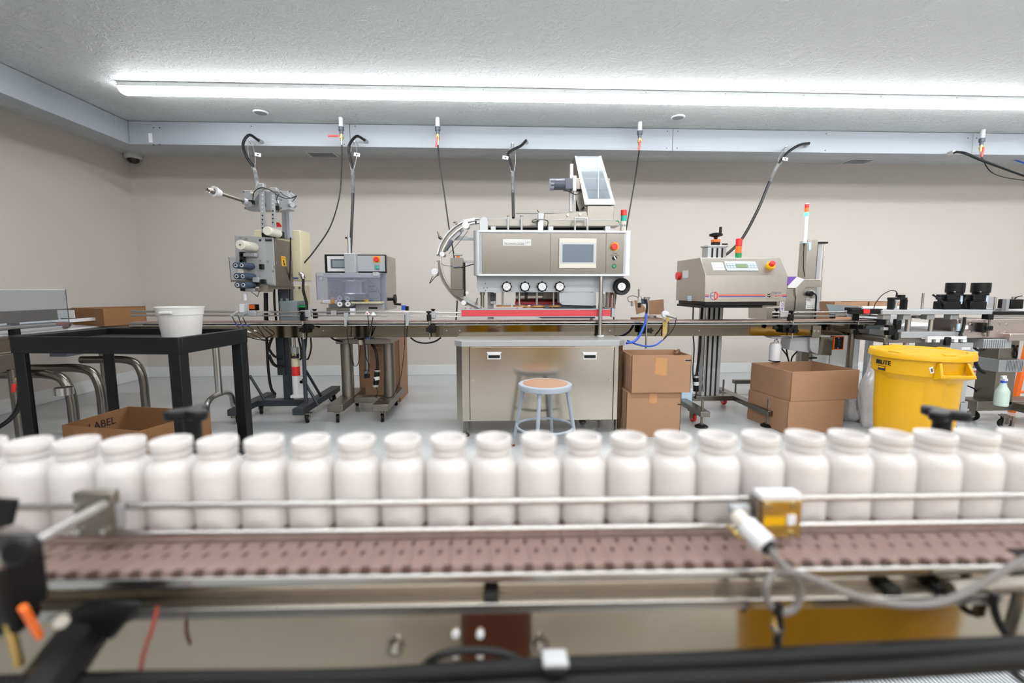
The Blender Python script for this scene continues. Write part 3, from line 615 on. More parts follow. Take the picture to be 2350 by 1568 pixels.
# red guard
O('belt_guard', M.redguard, cp, ('pb', 1059, 711.5, 1402, 726, 3.715, .03), bevel=.002); O('guard_rail', M.alu, cp, ('pb', 1058, 709, 1402, 711.5, 3.712, .05)); O('guard_rail', M.alu, cp, ('pb', 1060, 726, 1400, 727.3, 3.713, .04)); O('guard_end', M.ltgrey, cp, ('pb', 1404, 706, 1411, 728, 3.70, .06), bevel=.002); O('guard_bracket', M.dull, cp, ('pb', 1388, 706, 1412, 708, 3.70, .08))
for px in (1068, 1080, 1092, 1104, 1187, 1268, 1376): O('screw', M.chrome, cp, ('pv', px, 706, 710, 3.73, .006, 8))
# infeed trough on top of the body
O('trough', M.steel, cp, ('pp', [(1119, 502), (1248, 502), (1251, 492), (1345, 485), (1352, 504), (1408, 504), (1421, 512), (1421, 519), (1119, 519)], 3.80, .14), bevel=.002)
O('trough_rail', M.alu, cp, ('pb', 1119, 503, 1412, 504.5, 3.796, .01)); O('thin_rod', M.chrome, cp, ('cy', at(1183, 490, 3.9), at(1290, 490, 3.9), .004, 8)); O('end_cap', M.alu, cp, ('pp', [(1100, 530), (1100, 508), (1103, 501), (1110, 497), (1117, 501), (1120, 508), (1120, 530)], 3.74, .2), bevel=.004)
for a, c in ((1126, 1138), (1258, 1270), (1389, 1401)): O('riser_block', M.alu, cp, ('pb', a, 519, c, 531, 3.80, .06), bevel=.002)
O('frame_bar', M.hole, cp, ('pb', 1119, 521, 1390, 527, 3.93, .03))
for px in (1166, 1197): g = O('stub_post', M.alu, cp, ('pv', px, 497, 531, 3.72, .0085)); O('stub_cap', M.dull, g, ('pv', px, 495, 497.5, 3.72, .011))
O('handle_frame', M.alu, cp, ('pt', [(1319.5, 531, 3.72), (1319.5, 501, 3.72), (1348, 501, 3.72), (1348, 531, 3.72)], .0085, 10, 1, False))
g = O('sensor_mast', M.wplastic, cp, ('pb', 1235, 505, 1247, 531, 3.71, .03), bevel=.002); O('sensor_block', M.alu, g, ('pb', 1235, 489, 1248, 504, 3.70, .05), bevel=.003)
for q in ((-3, 3, 0), (4, 6, .01)):
    O('sensor_cable', M.cord, g, ('pt', [(1234+q[0], 500+q[1], 3.70), (1226+q[0], 503+q[1], 3.70), (1221, 510, 3.71), (1230, 512, 3.71), (1236, 508, 3.70)], .0028, 6))
O('sensor_cable', M.cord, g, ('pt', [(1248, 504, 3.70), (1257, 508, 3.70), (1256, 518, 3.72), (1247, 529, 3.76)], .004, 6)); O('wire_end', M.cord, g, ('pt', [(1237, 488, 3.70), (1234, 484, 3.70), (1233, 482, 3.7)], .003, 6))
for q in ((1303, 493), (1332, 492)): O('wing_nut', M.chrome, cp, ('pc', q[0], q[1], 3.785, 3.80, .010, 10))
O('hose_barb', M.green, cp, ('pt', [(1411, 508, 3.85), (1419, 508, 3.85), (1421, 516, 3.85)], .005)); O('barb_fitting', M.chrome, cp, ('cy', at(1404, 510, 3.85), at(1412, 510, 3.85), .009, 8))
# hopper elevator
hb = lambda q, Y: at(q[0], q[1], Y)
Yh0, Yh1 = 3.86, 4.12
fl, fr_, tr, tl = at(1348, 456, Yh0), at(1403, 456, Yh0), at(1375, 359, Yh1), at(1323, 359, Yh1)
g = O('hopper_window', M.hop, cp, ('pl', [fl, fr_, tr, tl], .006)); 
O('window_frame', M.wplastic, cp, ('pl', [at(1343, 470, Yh0), at(1350, 456, Yh0), tl, tl+Vector((-.012, 0, 0))], .012)); O('window_frame', M.wplastic, cp, ('pl', [at(1411, 470, Yh0), at(1402, 456, Yh0), tr+Vector((0, 0, 0)), tr+Vector((.012, 0, 0))], .012))
O('rope', M.wplastic, cp, ('cy', at(1374, 362, Yh1-.02), at(1373, 455, Yh0-.008), .002, 6))
dv = Vector((0, .16, 0))
O('hopper_back', M.greybox, cp, ('pl', [fl+dv, fr_+dv, fr_.lerp(tr, .5)+dv, fl.lerp(tl, .5)+dv], .004)); O('hopper_side', M.dull, cp, ('pl', [at(1344, 470, Yh0), tl+Vector((-.012, 0, 0)), tl+dv+Vector((-.012, 0, 0)), at(1344, 470, Yh0)+dv*1.6], .004)); O('hopper_side', M.steel, cp, ('pl', [at(1411, 470, Yh0), tr+Vector((.012, 0, 0)), tr+dv+Vector((.012, 0, 0)), at(1411, 470, Yh0)+dv*1.6], .004))
O('hopper_collar', M.wplastic, cp, ('pp', [(1344, 470), (1411, 470), (1404, 456.5), (1348, 456.5)], Yh0-.006, .1), bevel=.002); O('hopper_box', M.steel, cp, ('pb', 1348, 472, 1409, 505, Yh0-.004, .22), bevel=.003)
O('hopper_leg', M.steel, cp, ('pp', [(1322, 410), (1338, 456), (1344, 486), (1322, 487)], 4.03, .01)); O('slot', M.hole, cp, ('pp', [(1322, 457), (1329, 484), (1322, 484)], 4.02, .01))
O('elevator_post', M.alu, cp, ('pb', 1308, 376, 1315, 486, 4.0, .03), bevel=.002)
g = O('gear_motor', M.motor, cp, ('cy', at(1262, 423, 3.98), at(1296, 423, 3.98), .048, 24), bevel=.003); O('motor_cap', M.lav, g, ('cy', at(1261, 424, 3.98), at(1270, 424, 3.98), .050, 8)); O('gearbox', M.motor, g, ('pb', 1297, 409, 1316, 434, 3.93, .1), bevel=.004); O('shaft_housing', M.dull, g, ('pb', 1323, 409, 1400, 435, 3.98, .06), bevel=.004)
O('mount_bracket', M.wplastic, g, ('pb', 1315, 403, 1323, 438, 3.92, .1), bevel=.002); O('name_sticker', M.paper, g, ('pb', 1276, 411.5, 1290, 414, 3.925, .003))
O('motor_wire', M.cord, g, ('pt', [(1296, 436, 3.95), (1312, 443, 3.93), (1322, 447, 3.93), (1334, 441, 3.95), (1343, 436, 3.97)], .003)); O('wire_gland', M.chrome, g, ('pv', 1319, 438, 460, 3.94, .008))
def stack_light(par, px, Y, segs, r, w=14):
    for (y0, y1, mm) in segs: O('lamp_lens' if mm not in (M.wplastic,) else 'lamp_base', mm, par, ('pv', px, y0, y1, Y, r, 22))
def stack_light2(name, lab, pts, segs, Y, r):
    pass
for y0, y1, mm, nm in ((482, 495, M.red, 'lamp_lens'), (495, 508, M.teal, 'lamp_lens'), (508, 531, M.ivory, 'lamp_base')): O(nm, mm, cp, ('pv', 1431.5 if mm is not M.ivory else 1430, y0, y1, 3.88, .025, 22), bevel=.002)
O('base_vent', M.greybox, cp, ('pb', 1426, 515, 1430, 520, 3.853, .004)); O('base_vent', M.greybox, cp, ('pb', 1431.5, 515, 1435.5, 520, 3.853, .004))
# curved cap chute
def arc(pts, w, Y, dep, name, m, par):
    s_ = spline([Vector((a, b, 0)) for a, b in pts], 6); L = []; R_ = []
    for i, p in enumerate(s_):
        d = (s_[min(i+1, len(s_)-1)]-s_[max(i-1, 0)]).normalized(); nn = Vector((-d.y, d.x, 0))*w/2
        L.append(p+nn); R_.append(p-nn)
    b = MB(); n = len(L)
    vs = [at(p.x, p.y, Y) for p in L]+[at(p.x, p.y, Y) for p in R_]; vs += [v+Vector((0, dep, 0)) for v in vs]
    fs = []
    for i in range(n-1):
        fs += [(i, i+1, n+i+1, n+i), (2*n+i, 3*n+i, 3*n+i+1, 2*n+i+1), (i, 2*n+i, 2*n+i+1, i+1), (n+i, n+i+1, 3*n+i+1, 3*n+i)]
    fs += [(0, n, 3*n, 2*n), (n-1, 3*n-1, 4*n-1, 2*n-1)]
    b.add(vs, fs); return fin(b, name, m, par)
A1 = [(1102, 505), (1075, 509), (1050, 521), (1028, 541), (1013, 565), (1006, 588)]
A2 = [(1006, 598), (1008, 618), (1016, 643), (1032, 667), (1055, 688), (1080, 700), (1103, 710)]
arc(A1, 10, 3.80, .02, 'chute_plate', M.steel, cp); arc([(x-3, y-4) for x, y in A1], 3, 3.77, .05, 'chute_rail', M.wplastic, cp); arc([(x+5, y+4) for x, y in A1], 2.2, 3.77, .05, 'chute_rail', M.chrome, cp)
arc(A2, 9, 3.80, .02, 'chute_plate', M.steel, cp); arc([(x-3, y+3) for x, y in A2], 2.2, 3.77, .05, 'chute_rail', M.chrome, cp); arc([(x+5, y-4) for x, y in A2], 2.2, 3.77, .05, 'chute_rail', M.chrome, cp)
arc([(1030, 560), (1040, 548), (1055, 533), (1062, 526)], 9, 3.81, .01, 'chute_backing', M.alu, cp)
O('chute_cover', M.wplastic, cp, ('pp', [(1062, 505), (1088, 500), (1090, 506), (1064, 512)], 3.76, .06), bevel=.002); O('chute_head', M.ltgrey, cp, ('pp', [(1076, 507), (1101, 505), (1101, 512), (1078, 515)], 3.78, .06)); O('chute_clip', M.black, cp, ('pb', 1090, 507, 1094, 513, 3.77, .02))
O('support_arm', M.ltgrey, cp, ('pb', 1033, 541.5, 1089, 551, 3.84, .03), bevel=.002); O('arm_sleeve', M.wplastic, cp, ('pb', 1073, 541.5, 1089, 546.5, 3.835, .01)); O('support_arm', M.wplastic, cp, ('pb', 1062, 598, 1089, 603, 3.84, .03), bevel=.002)
for q, r in (((1068.5, 517), .028), ((1014.5, 583), .020), ((997, 623.5), .026), ((1064, 695), .020)): g = O('chute_wheel', M.wplastic, cp, ('pc', q[0], q[1], 3.70, 3.73, r, 24), bevel=.002); O('wheel_mount', M.dull, g, ('pc', q[0]+4, q[1]+3, 3.73, 3.78, r*.7, 16))
for q in (((1046, 511), (1040, 510)), ((1009, 545), (1004, 531)), ((1009, 545), (1016, 548)), ((1093, 697), (1096, 684))): O('lever_clamp', M.dull, cp, ('cy', at(q[0][0], q[0][1], 3.74), at(q[1][0], q[1][1], 3.74), .006, 8), ('pc', q[0][0], q[0][1], 3.74, 3.80, .012, 12))
O('chute_brush', M.motor, cp, ('cy', at(1038, 552, 3.77), at(1023, 574, 3.77), .015, 12)); O('brush_cone', M.dull, cp, ('cy', at(1023, 574, 3.77), at(1014, 580, 3.77), .014, 12, .004))
O('wire_loop', M.cord, cp, ('pt', [(993, 634, 3.74), (986, 650, 3.74), (991, 645, 3.74), (999, 636, 3.74), (1006, 632, 3.76)], .003, 6)); O('chute_cable', M.cord, cp, ('pt', [(1056, 530, 3.76), (1058, 536, 3.76), (1048, 546, 3.76), (1042, 552, 3.76)], .0028, 6)); O('chute_cable', M.cord, cp, ('pt', [(1074, 530, 3.76), (1060, 548, 3.77), (1030, 583, 3.77)], .002, 6))
g = O('cap_vibrator', M.steel, cp, ('pb', 1034, 592, 1062, 665, 3.70, .14), bevel=.003); O('vibrator_rail', M.hole, g, ('pb', 1064, 603, 1067.5, 680, 3.75, .05)); O('vibrator_chute', M.steel, g, ('pp', [(1034, 665), (1062, 665), (1063, 683), (1048, 681), (1036, 670)], 3.71, .1)); O('vibrator_knob', M.ltgrey, g, ('pb', 1041, 582.5, 1060, 586.5, 3.75, .05), bevel=.003); O('knob_screw', M.orange, g, ('pb', 1047, 586, 1054, 592, 3.76, .03)); O('gauge_strip', M.motor, g, ('cy', at(1041, 613, 3.685), at(1056, 612, 3.685), .008, 10)); O('chute_cable', M.cord, cp, ('pt', [(1058, 614, 3.68), (1070, 611, 3.7), (1088, 606, 3.72)], .004)); O('chute_cable', M.cord, cp, ('pt', [(1011, 603, 3.78), (1020, 609, 3.74), (1038, 611, 3.69)], .002, 6))
O('outlet_chute', M.alu, cp, ('pp', [(1064, 682), (1103, 702), (1102, 709), (1064, 690)], 3.76, .04)); O('chute_roller', M.wplastic, cp, ('pc', 1072, 672, 3.73, 3.76, .014, 16))

# ================================================================ STOOL
sx_, sy_, sz_ = X(1251, 3.09, 880), 3.09, .476
st = thing('shop_stool', 'round grey metal stool with plywood seat in front of the steel cabinet', 'stool', (sx_, sy_, 0))
O('seat', M.plywood, st, ('la', [(.155, sz_-.004), (.156, sz_), (.150, sz_+.003)], (sx_, sy_, 0), 48)); O('seat_rim', M.stoolgrey, st, ('la', [(.15, sz_-.001), (.17, sz_+.002), (.184, sz_-.004), (.187, sz_-.012), (.187, sz_-.035), (.182, sz_-.038), (.10, sz_-.036)], (sx_, sy_, 0), 48))
for k in range(4):
    a = math.radians(160+90*k); d = Vector((math.cos(a), math.sin(a), 0))
    top = Vector((sx_, sy_, sz_-.035))+d*.155; bot = Vector((sx_, sy_, .012))+d*.232
    g = O('leg', M.stoolgrey, st, ('cy', bot.lerp(top, .12), top, .0125, 14, .014)); O('leg_extension', M.alu, g, ('cy', bot, bot.lerp(top, .14), .0095, 12)); O('glide', M.copper, g, ('cy', bot-Vector((0, 0, .012)), bot+Vector((0, 0, .004)), .012, 14))
mb = MB(); rr = .196; mb.tb([(sx_+rr*math.cos(i*PI/24), sy_+rr*math.sin(i*PI/24), .17) for i in range(49)], .0095, 10, 1, False); fin(mb, 'foot_ring', M.stoolgrey, st)

# ================================================================ CARDBOARD BOXES
def carton(name, lab, rim, z0, z1, m=None, mi=None, open_=True, cat='box', group=None, t_=.006, flaps=()):
    """rim: four XY corners, counter-clockwise from the nearest; walls, bottom, optional flaps"""
    m = m or M.card; mi = mi or m
    c = sum((Vector((p[0], p[1], 0)) for p in rim), Vector())/4
    t = thing(name, lab, cat, (c.x, c.y, z0), group)
    for i in range(4):
        a = Vector((rim[i][0], rim[i][1], 0)); b = Vector((rim[(i+1) % 4][0], rim[(i+1) % 4][1], 0))
        d = (b-a).normalized(); n = Vector((d.y, -d.x, 0))
        if n.dot(c-a) < 0: n = -n
        O('side_panel', m, t, ('prism3', [a+Vector((0, 0, z0)), b+Vector((0, 0, z0)), b+Vector((0, 0, z1)), a+Vector((0, 0, z1))], n*t_), bevel=.0015)
        if i in flaps: pass
    k = .99
    q = [c+(Vector((p[0], p[1], 0))-c)*k for p in rim]
    O('bottom_panel', mi, t, ('pz', [(p.x, p.y) for p in q], z0+.001, z0+.006))
    if not open_:
        O('top_flap', m, t, ('pz', [(q[0].x, q[0].y), (q[1].x, q[1].y), ((q[1].x+q[2].x)/2, (q[1].y+q[2].y)/2-.001), ((q[0].x+q[3].x)/2, (q[0].y+q[3].y)/2-.001)], z1-.004, z1+.001)); O('top_flap', m, t, ('pz', [((q[0].x+q[3].x)/2, (q[0].y+q[3].y)/2+.001), ((q[1].x+q[2].x)/2, (q[1].y+q[2].y)/2+.001), (q[2].x, q[2].y), (q[3].x, q[3].y)], z1-.004, z1+.001))
    return t
# stack beside the capping machine
Yl = 3.33
xa, xb = X(1437, Yl, 950), X(1562, Yl, 950); z1_ = Zh(903, Yl)
b1 = carton('cardboard_box', 'tall closed brown cardboard box, bottom of the stack beside the steel cabinet', [(xa, Yl), (xb, Yl), (xb, Yl+.34), (xa, Yl+.34)], 0, z1_, open_=False, group='two boxes beside the steel cabinet')
O('tape', M.tape, b1, ('pb', 1490, 903, 1508, 925, Yl-.001, .001)); O('printed_mark', M.ink, b1, ('pb', 1555, 927, 1562, 930, Yl-.001, .001))
xa2, xb2 = X(1449, Yl-.03, 860), X(1586, Yl-.03, 860); z2_ = Zh(818, Yl-.03)
b2 = carton('cardboard_box', 'open brown cardboard box with torn rim, topmost beside the steel cabinet', [(xa2, Yl-.03), (xb2, Yl-.03), (xb2, Yl+.3), (xa2, Yl+.3)], z1_+.001, z2_, group='two boxes beside the steel cabinet')
O('tape', M.tape, b2, ('pp', [(1505, 821), (1532, 822), (1530, 862), (1520, 864), (1502, 858)], Yl-.0315, .0012)); O('printed_mark', M.ink, b2, ('pb', 1573, 826, 1586, 829, Yl-.0315, .001))
mb = MB(); r_ = random.Random(3); pts = [Vector((xb2-.003, Yl+.02, z2_)), Vector((xb2-.003, Yl+.28, z2_))]
for k in range(7):
    x = xb2-.01-.012*k; mb.prism3([(x, Yl+.22-.02*k, z2_-.002), (x+.02, Yl+.2-.02*k, z2_-.002), (x+.012+r_.uniform(-.01, .01), Yl+.2-.02*k, z2_+r_.uniform(.008, .03))], (.002, .006, 0))
fin(mb, 'torn_rim', M.card, b2)
# right hand pair
R1 = [atz(*q) for q in ((1805, 998, 0), (1925, 985, 0))]
a_ = Vector((2.27, 3.345, 0)); u_ = Vector((math.cos(.12), math.sin(.12), 0)); v_ = Vector((-math.sin(.12), math.cos(.12), 0))
lo = [a_, a_+u_*.50, a_+u_*.50+v_*.46, a_+v_*.46]; zL = .256
carton('cardboard_box', 'closed brown cardboard box under the wide open box, left of the yellow bin', [(p.x, p.y) for p in lo], 0, zL, m=M.card, open_=False, group='two boxes left of the yellow bin')
a2 = a_+u_*.015+v_*.005; up = [a2, a2+u_*.60, a2+u_*.60+v_*.46, a2+v_*.46]
b3 = carton('cardboard_box', 'wide open brown cardboard box on top of its stack left of the yellow bin', [(p.x, p.y) for p in up], zL+.002, .492, m=M.card, group='two boxes left of the yellow bin')
O('tape', M.tape, b3, ('prism3', [a_+u_*.27+Vector((0, -.002, .06)), a_+u_*.33+Vector((0, -.002, .06)), a_+u_*.33+Vector((0, -.002, .15)), a_+u_*.27+Vector((0, -.002, .15))], (0, .001, 0))) if False else None
# carton behind the bander
Yk = 4.5; cb = [(X(824, Yk, 850), Yk), (X(917, Yk, 850), Yk), (X(917, Yk, 850), Yk+.42), (X(824, Yk, 850), Yk+.42)]
b4 = carton('cardboard_box', 'tall brown carton with black print standing behind the bottle bander stand', cb, 0, .79, m=M.card, open_=False)
ptext('MANCE', 'lettering', M.ink, b4, 853, 790, 877, 796.5, Yk-.0012); ptext('COIL', 'lettering', M.ink, b4, 862, 799, 878, 806, Yk-.0012)
# box on conveyor shelf
Yq = 4.0
b5 = carton('cardboard_box', 'small cut-open brown box on the shelf behind the conveyor, right of the big gauge wheel', [(X(1463, Yq, 715), Yq), (X(1524, Yq, 715), Yq), (X(1524, Yq, 715), Yq+.2), (X(1463, Yq, 715), Yq+.2)], .821, .865)
for pts in ([(1456, 689), (1470, 692), (1486, 714), (1461, 722)], [(1489, 690), (1523, 687), (1524, 722), (1489, 722)]): O('flap', M.card, b5, ('pp', pts, Yq+(.19 if pts[0][0] != 1456 else .0), .006))
sp = O('film_roll', M.chrome, None, ('pv', 1492, 722, 736, Yq+.1, .058, 28)); tag(sp, 'shiny metal canister in the small cut-open box behind the conveyor', 'canister'); sp.location.z = .828

# ================================================================ BLACK CART
rimz = .90; cx0, cx1, cy0, cy1 = -2.27, -1.43, 2.19, 2.69
ca = thing('utility_cart', 'black plastic utility cart with tray top holding a white bucket', 'cart', ((cx0+cx1)/2, (cy0+cy1)/2, 0)); ca.rotation_euler = (0, 0, -.10)
th = .08
O('tray_floor', M.cartblack, ca, ('bx', cx0+.03, cx1-.03, cy0+.03, cy1-.03, rimz-th+.03, rimz-th+.045))
for ops in (('bx', cx0, cx1, cy0, cy0+.022, rimz-th, rimz), ('bx', cx0, cx1, cy1-.022, cy1, rimz-th, rimz), ('bx', cx0, cx0+.022, cy0+.022, cy1-.022, rimz-th, rimz), ('bx', cx1-.022, cx1, cy0+.022, cy1-.022, rimz-th, rimz)):
    O('tray_rim', M.cartblack, ca, ops, bevel=.004)
O('push_handle', M.cartblack, ca, ('bx', cx0-.03, cx0, cy0+.02, cy1-.02, rimz-.02, rimz+.002), bevel=.006)
for ix, x in enumerate((cx0+.03, cx1-.03)):
    for y in (cy0+.03, cy1-.03):
        sx1 = 1 if ix == 0 else -1; sy1 = 1 if y < 3.1 else -1
        O('leg', M.cartblack, ca, ('pz', [(x-.025*sx1, y-.025*sy1), (x+.032*sx1, y-.025*sy1), (x+.032*sx1, y-.012*sy1), (x-.008*sx1, y-.008*sy1), (x-.008*sx1, y+.032*sy1), (x-.025*sx1, y+.032*sy1)], .255, rimz-th+.002), bevel=.003)
O('lower_shelf', M.cartblack, ca, ('bx', cx0, cx1, cy0, cy1, .19, .26), bevel=.006)
for x in (cx0+.08, cx1-.08):
    for y in (cy0+.08, cy1-.08): caster(ca, x, y, .19, .06)
# bucket
bp = at(417, 760, 2.42); bz = rimz-th+.046
bk = thing('bucket', 'white translucent plastic bucket standing on the black cart', 'bucket', (bp.x, bp.y, bz)); hB = Zh(704, 2.42, 417)-bz
O('body', M.bucket, bk, ('la', [(.078, 0), (.083, .004), (.094, hB*.55), (.098, hB*.75), (.101, hB*.76), (.105, hB*.975), (.108, hB*.975), (.108, hB), (.102, hB), (.098, hB*.8), (.08, .01), (.04, .009)], (bp.x, bp.y, bz), 48)); 
O('grip', M.bucket, bk, ('ob', (bp.x-.0, bp.y-.106, bz+hB*.84), (.062, .014, .014)), bevel=.004)
# label box on lower shelf of cart
lb = carton('cardboard_box', 'open brown box with handwritten LABEL, under the black cart', [(-1.70, 2.19), (-1.60, 2.57), (-2.13, 2.68), (-2.17, 2.31)], .262, .445, m=M.cardd)
pa, pb_ = Vector((-2.17, 2.31, 0)), Vector((-2.13, 2.68, 0))
qd = (pb_-pa).normalized(); ang_ = math.atan2(qd.y, qd.x)
text('LABEL', 'lettering', M.ink, lb, pa.lerp(pb_, .55)+Vector((.0075, -.003, .392)), .15, .040, rot=(PI/2, 0, ang_))
O('stand_block', M.cartblack, lb, ('bx', 0, 0, 0, 0, 0, 0)) if False else None
# V shaped box on left conveyor
zb_, zt_ = .79, .955
pc_ = at(236, 709, 3.95); zt_ = pc_.z; pL = at(163, 700, 4.20); pR = at(331, 697, 4.25)
vb = carton('cardboard_box', 'open brown cardboard box whose corner faces the room, behind the black cart', [(pc_.x, pc_.y), (pR.x, pR.y), ((pR.x+pL.x)/2, 4.66), (pL.x, pL.y)], .813, zt_, m=M.cardd)

# ================================================================ LEFT CONVEYOR
lc = thing('accumulation_conveyor', 'steel conveyor with bent tube legs and clear guard along the left wall', 'conveyor', (-3.45, 3.4, 0))
X0, X1 = -3.88, -3.36
O('bed', M.dull, lc, ('bx', X0, X1, 2.3, 4.72, .775, .80), bevel=.003)
O('side_panel', M.mirror, lc, ('bx', X1-.004, X1, 2.3, 3.35, .56, .775)); O('side_panel', M.mirror, lc, ('bx', X1-.004, X1, 3.36, 4.72, .70, .775)); O('front_panel', M.dull, lc, ('bx', X0, X1-.006, 2.3, 2.304, .56, .775)); O('edge_strip', M.chrome, lc, ('bx', X1, X1+.006, 2.3, 3.35, .685, .695)); O('edge_strip', M.chrome, lc, ('bx', X1, X1+.006, 2.3, 3.35, .60, .607))
O('belt', M.wplastic, lc, ('bx', X0+.04, X1-.03, 2.3, 4.72, .80, .812)); O('side_rail', M.chrome, lc, ('cy', (X1+.01, 2.3, .86), (X1+.01, 3.6, .86), .018, 14)); O('side_rail', M.wplastic, lc, ('bx', X1-.06, X1-.03, 2.3, 4.3, .86, .885)); O('rail_bend', M.copper, lc, ('tb', [(X1+.01, 3.6, .86), (X1+.01, 3.7, .855), (X1-.03, 3.76, .84), (X1-.08, 3.78, .82)], .016, 10))
O('far_wall', M.dull, lc, ('bx', X0, X0+.004, 2.3, 4.72, .80, .95))
for y in (2.9, 3.3): O('rail_bracket', M.black, lc, ('bx', X1-.03, X1+.02, y, y+.04, .80, .89), bevel=.003)
O('motor_housing', M.dull, lc, ('bx', X1-.15, X1+.02, 3.12, 3.34, .57, .68), bevel=.004); O('terminal_box', M.motor, lc, ('bx', X1-.1, X1+.03, 3.65, 3.95, .60, .70), bevel=.004); O('warning_label', M.paper, lc, ('bx', X1+.03, X1+.032, 3.80, 3.90, .62, .68)); O('warning_band', M.orange, lc, ('bx', X1+.032, X1+.033, 3.80, 3.90, .665, .68))
O('clamp_box', M.pink, lc, ('bx', X1-.02, X1+.03, 3.05, 3.11, .60, .66), bevel=.003)
for y in (3.4, 3.65, 4.09):
    g = O('bent_leg', M.steel, lc, ('tb', [(X1-.25, y, .51), (X1-.1, y, .51), (-3.27, y, .51), (-3.16, y, .48), (-3.115, y, .40), (-3.10, y, .3), (-3.10, y, .2), (-3.10, y, .03)], .033, 16, 5)); foot(lc, -3.10, y, .05, .045)
g = O('ring_holder', M.chrome, lc, ('la', [(.05, 0), (.05, .05), (.046, .05), (.046, 0)], at(148, 906, 3.1)-Vector((0, 0, .0)), 28))
O('straight_leg', M.steel, lc, ('cy', (X1+.0, 3.28, .03), (X1+.0, 3.28, .57), .033, 18)); foot(lc, X1, 3.28, .05, .045); O('straight_leg', M.steel, lc, ('cy', (X1-.05, 2.78, .03), (X1-.05, 2.78, .57), .033, 18)); foot(lc, X1-.05, 2.78, .05, .045)
foot(lc, X0+.1, 2.5, .57, .04, .02); foot(lc, X0+.1, 4.5, .78, .04, .02)
g = O('air_valve', M.brass, lc, ('cy', at(40, 866, 3.0), at(42, 888, 3.0), .016, 12)); O('valve_handle', M.red, g, ('ob', at(31, 891, 2.97), (.02, .012, .055), 0, 0, .15), bevel=.003); O('valve_stem', M.chrome, g, ('cy', at(34, 874, 2.97), at(42, 876, 3.0), .007, 8))
O('air_hose', M.rubber, lc, ('pt', [(46, 888, 3.0), (47, 910, 3.0), (40, 940, 2.98), (20, 965, 2.9), (-10, 985, 2.85)], .013))
pa_ = [at(-60, 664, 2.92), at(150, 664, 2.92), at(160, 752, 2.92), at(-60, 752, 2.92)]
O('clear_guard', M.clear, lc, ('pl', pa_, .006)); O('guard_edge', M.wplastic, lc, ('cy', pa_[0]-Vector((0, .004, .003)), pa_[1]-Vector((0, .004, .003)), .0035, 6)); O('guard_edge', M.slate, lc, ('cy', pa_[1], pa_[2], .002, 6))
wp = O('sign_plate', M.paper, lc, ('pb', 132, 712, 170, 730, 3.9, .006))
O('sign_leg', M.paper, lc, ('pb', 135, 730, 138, 742, 3.9, .006))

# ================================================================ FILM WINDING / SLEEVE MACHINE
wm = thing('sleeve_applicator', 'grey and steel sleeve applicator with dark blue rollers and a reel arm', 'machine', (X(640, 4.0), 4.1, 0))
yw = 3.72; xR = X(628, yw, 600); xLm = X(560, yw, 600); zt, zb0 = Zh(546, yw, 628), Zh(658, yw, 628)
O('side_cabinet', M.dull, wm, ('bx', xLm, xR, yw+.006, yw+.34, zb0, zt), bevel=.002)
O('front_plate', M.alu, wm, ('pp', [(538, 541), (626, 545), (632, 656), (600, 650), (597, 643), (575, 643), (541, 598)], yw-.008, .012), bevel=.001)
O('front_rib', M.ltgrey, wm, ('pb', 603, 546, 611, 652, yw-.014, .008)); O('hinge_door', M.alu, wm, ('pp', [(596, 608), (625, 609), (627, 652), (598, 647)], yw-.018, .01), bevel=.001)
for q in ((564, 548), (613, 600), (626, 622), (596, 598), (550, 545), (629, 612)): O('bolt', M.chrome, wm, ('pc', q[0], q[1], yw-.022, yw-.006, .007, 10))
xs_ = xR
g = O('warning_label', M.yellow, wm, ('bx', xs_, xs_+.001, 3.855, 3.935, Zh(611, 3.89, 650), Zh(588, 3.89, 650)))
O('warning_symbol', M.ink, g, ('ob', (xs_+.0015, 3.89, Zh(600, 3.89, 650)), (.001, .016, .02), 0, .5), ('ob', (xs_+.0015, 3.90, Zh(606, 3.89, 650)), (.001, .024, .018), 0, -.4)); O('warning_print', M.ink, g, ('bx', xs_+.001, xs_+.0016, 3.87, 3.92, Zh(592, 3.89, 650)-.002, Zh(592, 3.89, 650)+.001))
for yy in (3.76, 4.03):
    for zz in (zb0+.03, (zb0+zt)/2, zt-.04): O('screw', M.chrome, wm, ('cy', (xs_-.001, yy, zz), (xs_+.003, yy, zz), .006, 8))
O('name_plate', M.ink, wm, ('pb', 594, 549, 623, 554, yw-.011, .003))
# rollers
def roller(px, py, L, r, m, hub):
    p = at(px, py, yw-.012-L); g = O('roller', m, wm, ('cy', p, (p.x, yw-.01, p.z), r, 24), bevel=.003)
    if hub: O('roller_hub', M.wplastic, g, ('cy', (p.x, p.y-.002, p.z), (p.x, p.y+.004, p.z), r*.55, 18)); O('roller_bore', M.hole, g, ('cy', (p.x, p.y-.003, p.z), (p.x, p.y+.003, p.z), r*.36, 16))
    else: O('axle_nut', M.dull, g, ('cy', (p.x, p.y-.004, p.z), (p.x, p.y+.003, p.z), r*.2, 6))
roller(551, 562, .20, .035, M.ivory, False)
for (a, b) in ((541, 609), (554.5, 609), (543, 634), (557, 634), (545, 654), (558.5, 654)): roller(a, b, .15, .0245, M.navy, True)
p = at(613, 530, 3.62); g = O('roller', M.ivory, wm, ('cy', p, (p.x, 3.80, p.z), .034, 24), bevel=.004)
for q in ((549, 578, 558, 602), (552, 581, 580, 589), (594, 606, 602, 618), (597, 641, 607, 651), (549, 596, 557, 603)): O('clamp_block', M.black, wm, ('pb', *q, yw-.05, .04), bevel=.003)
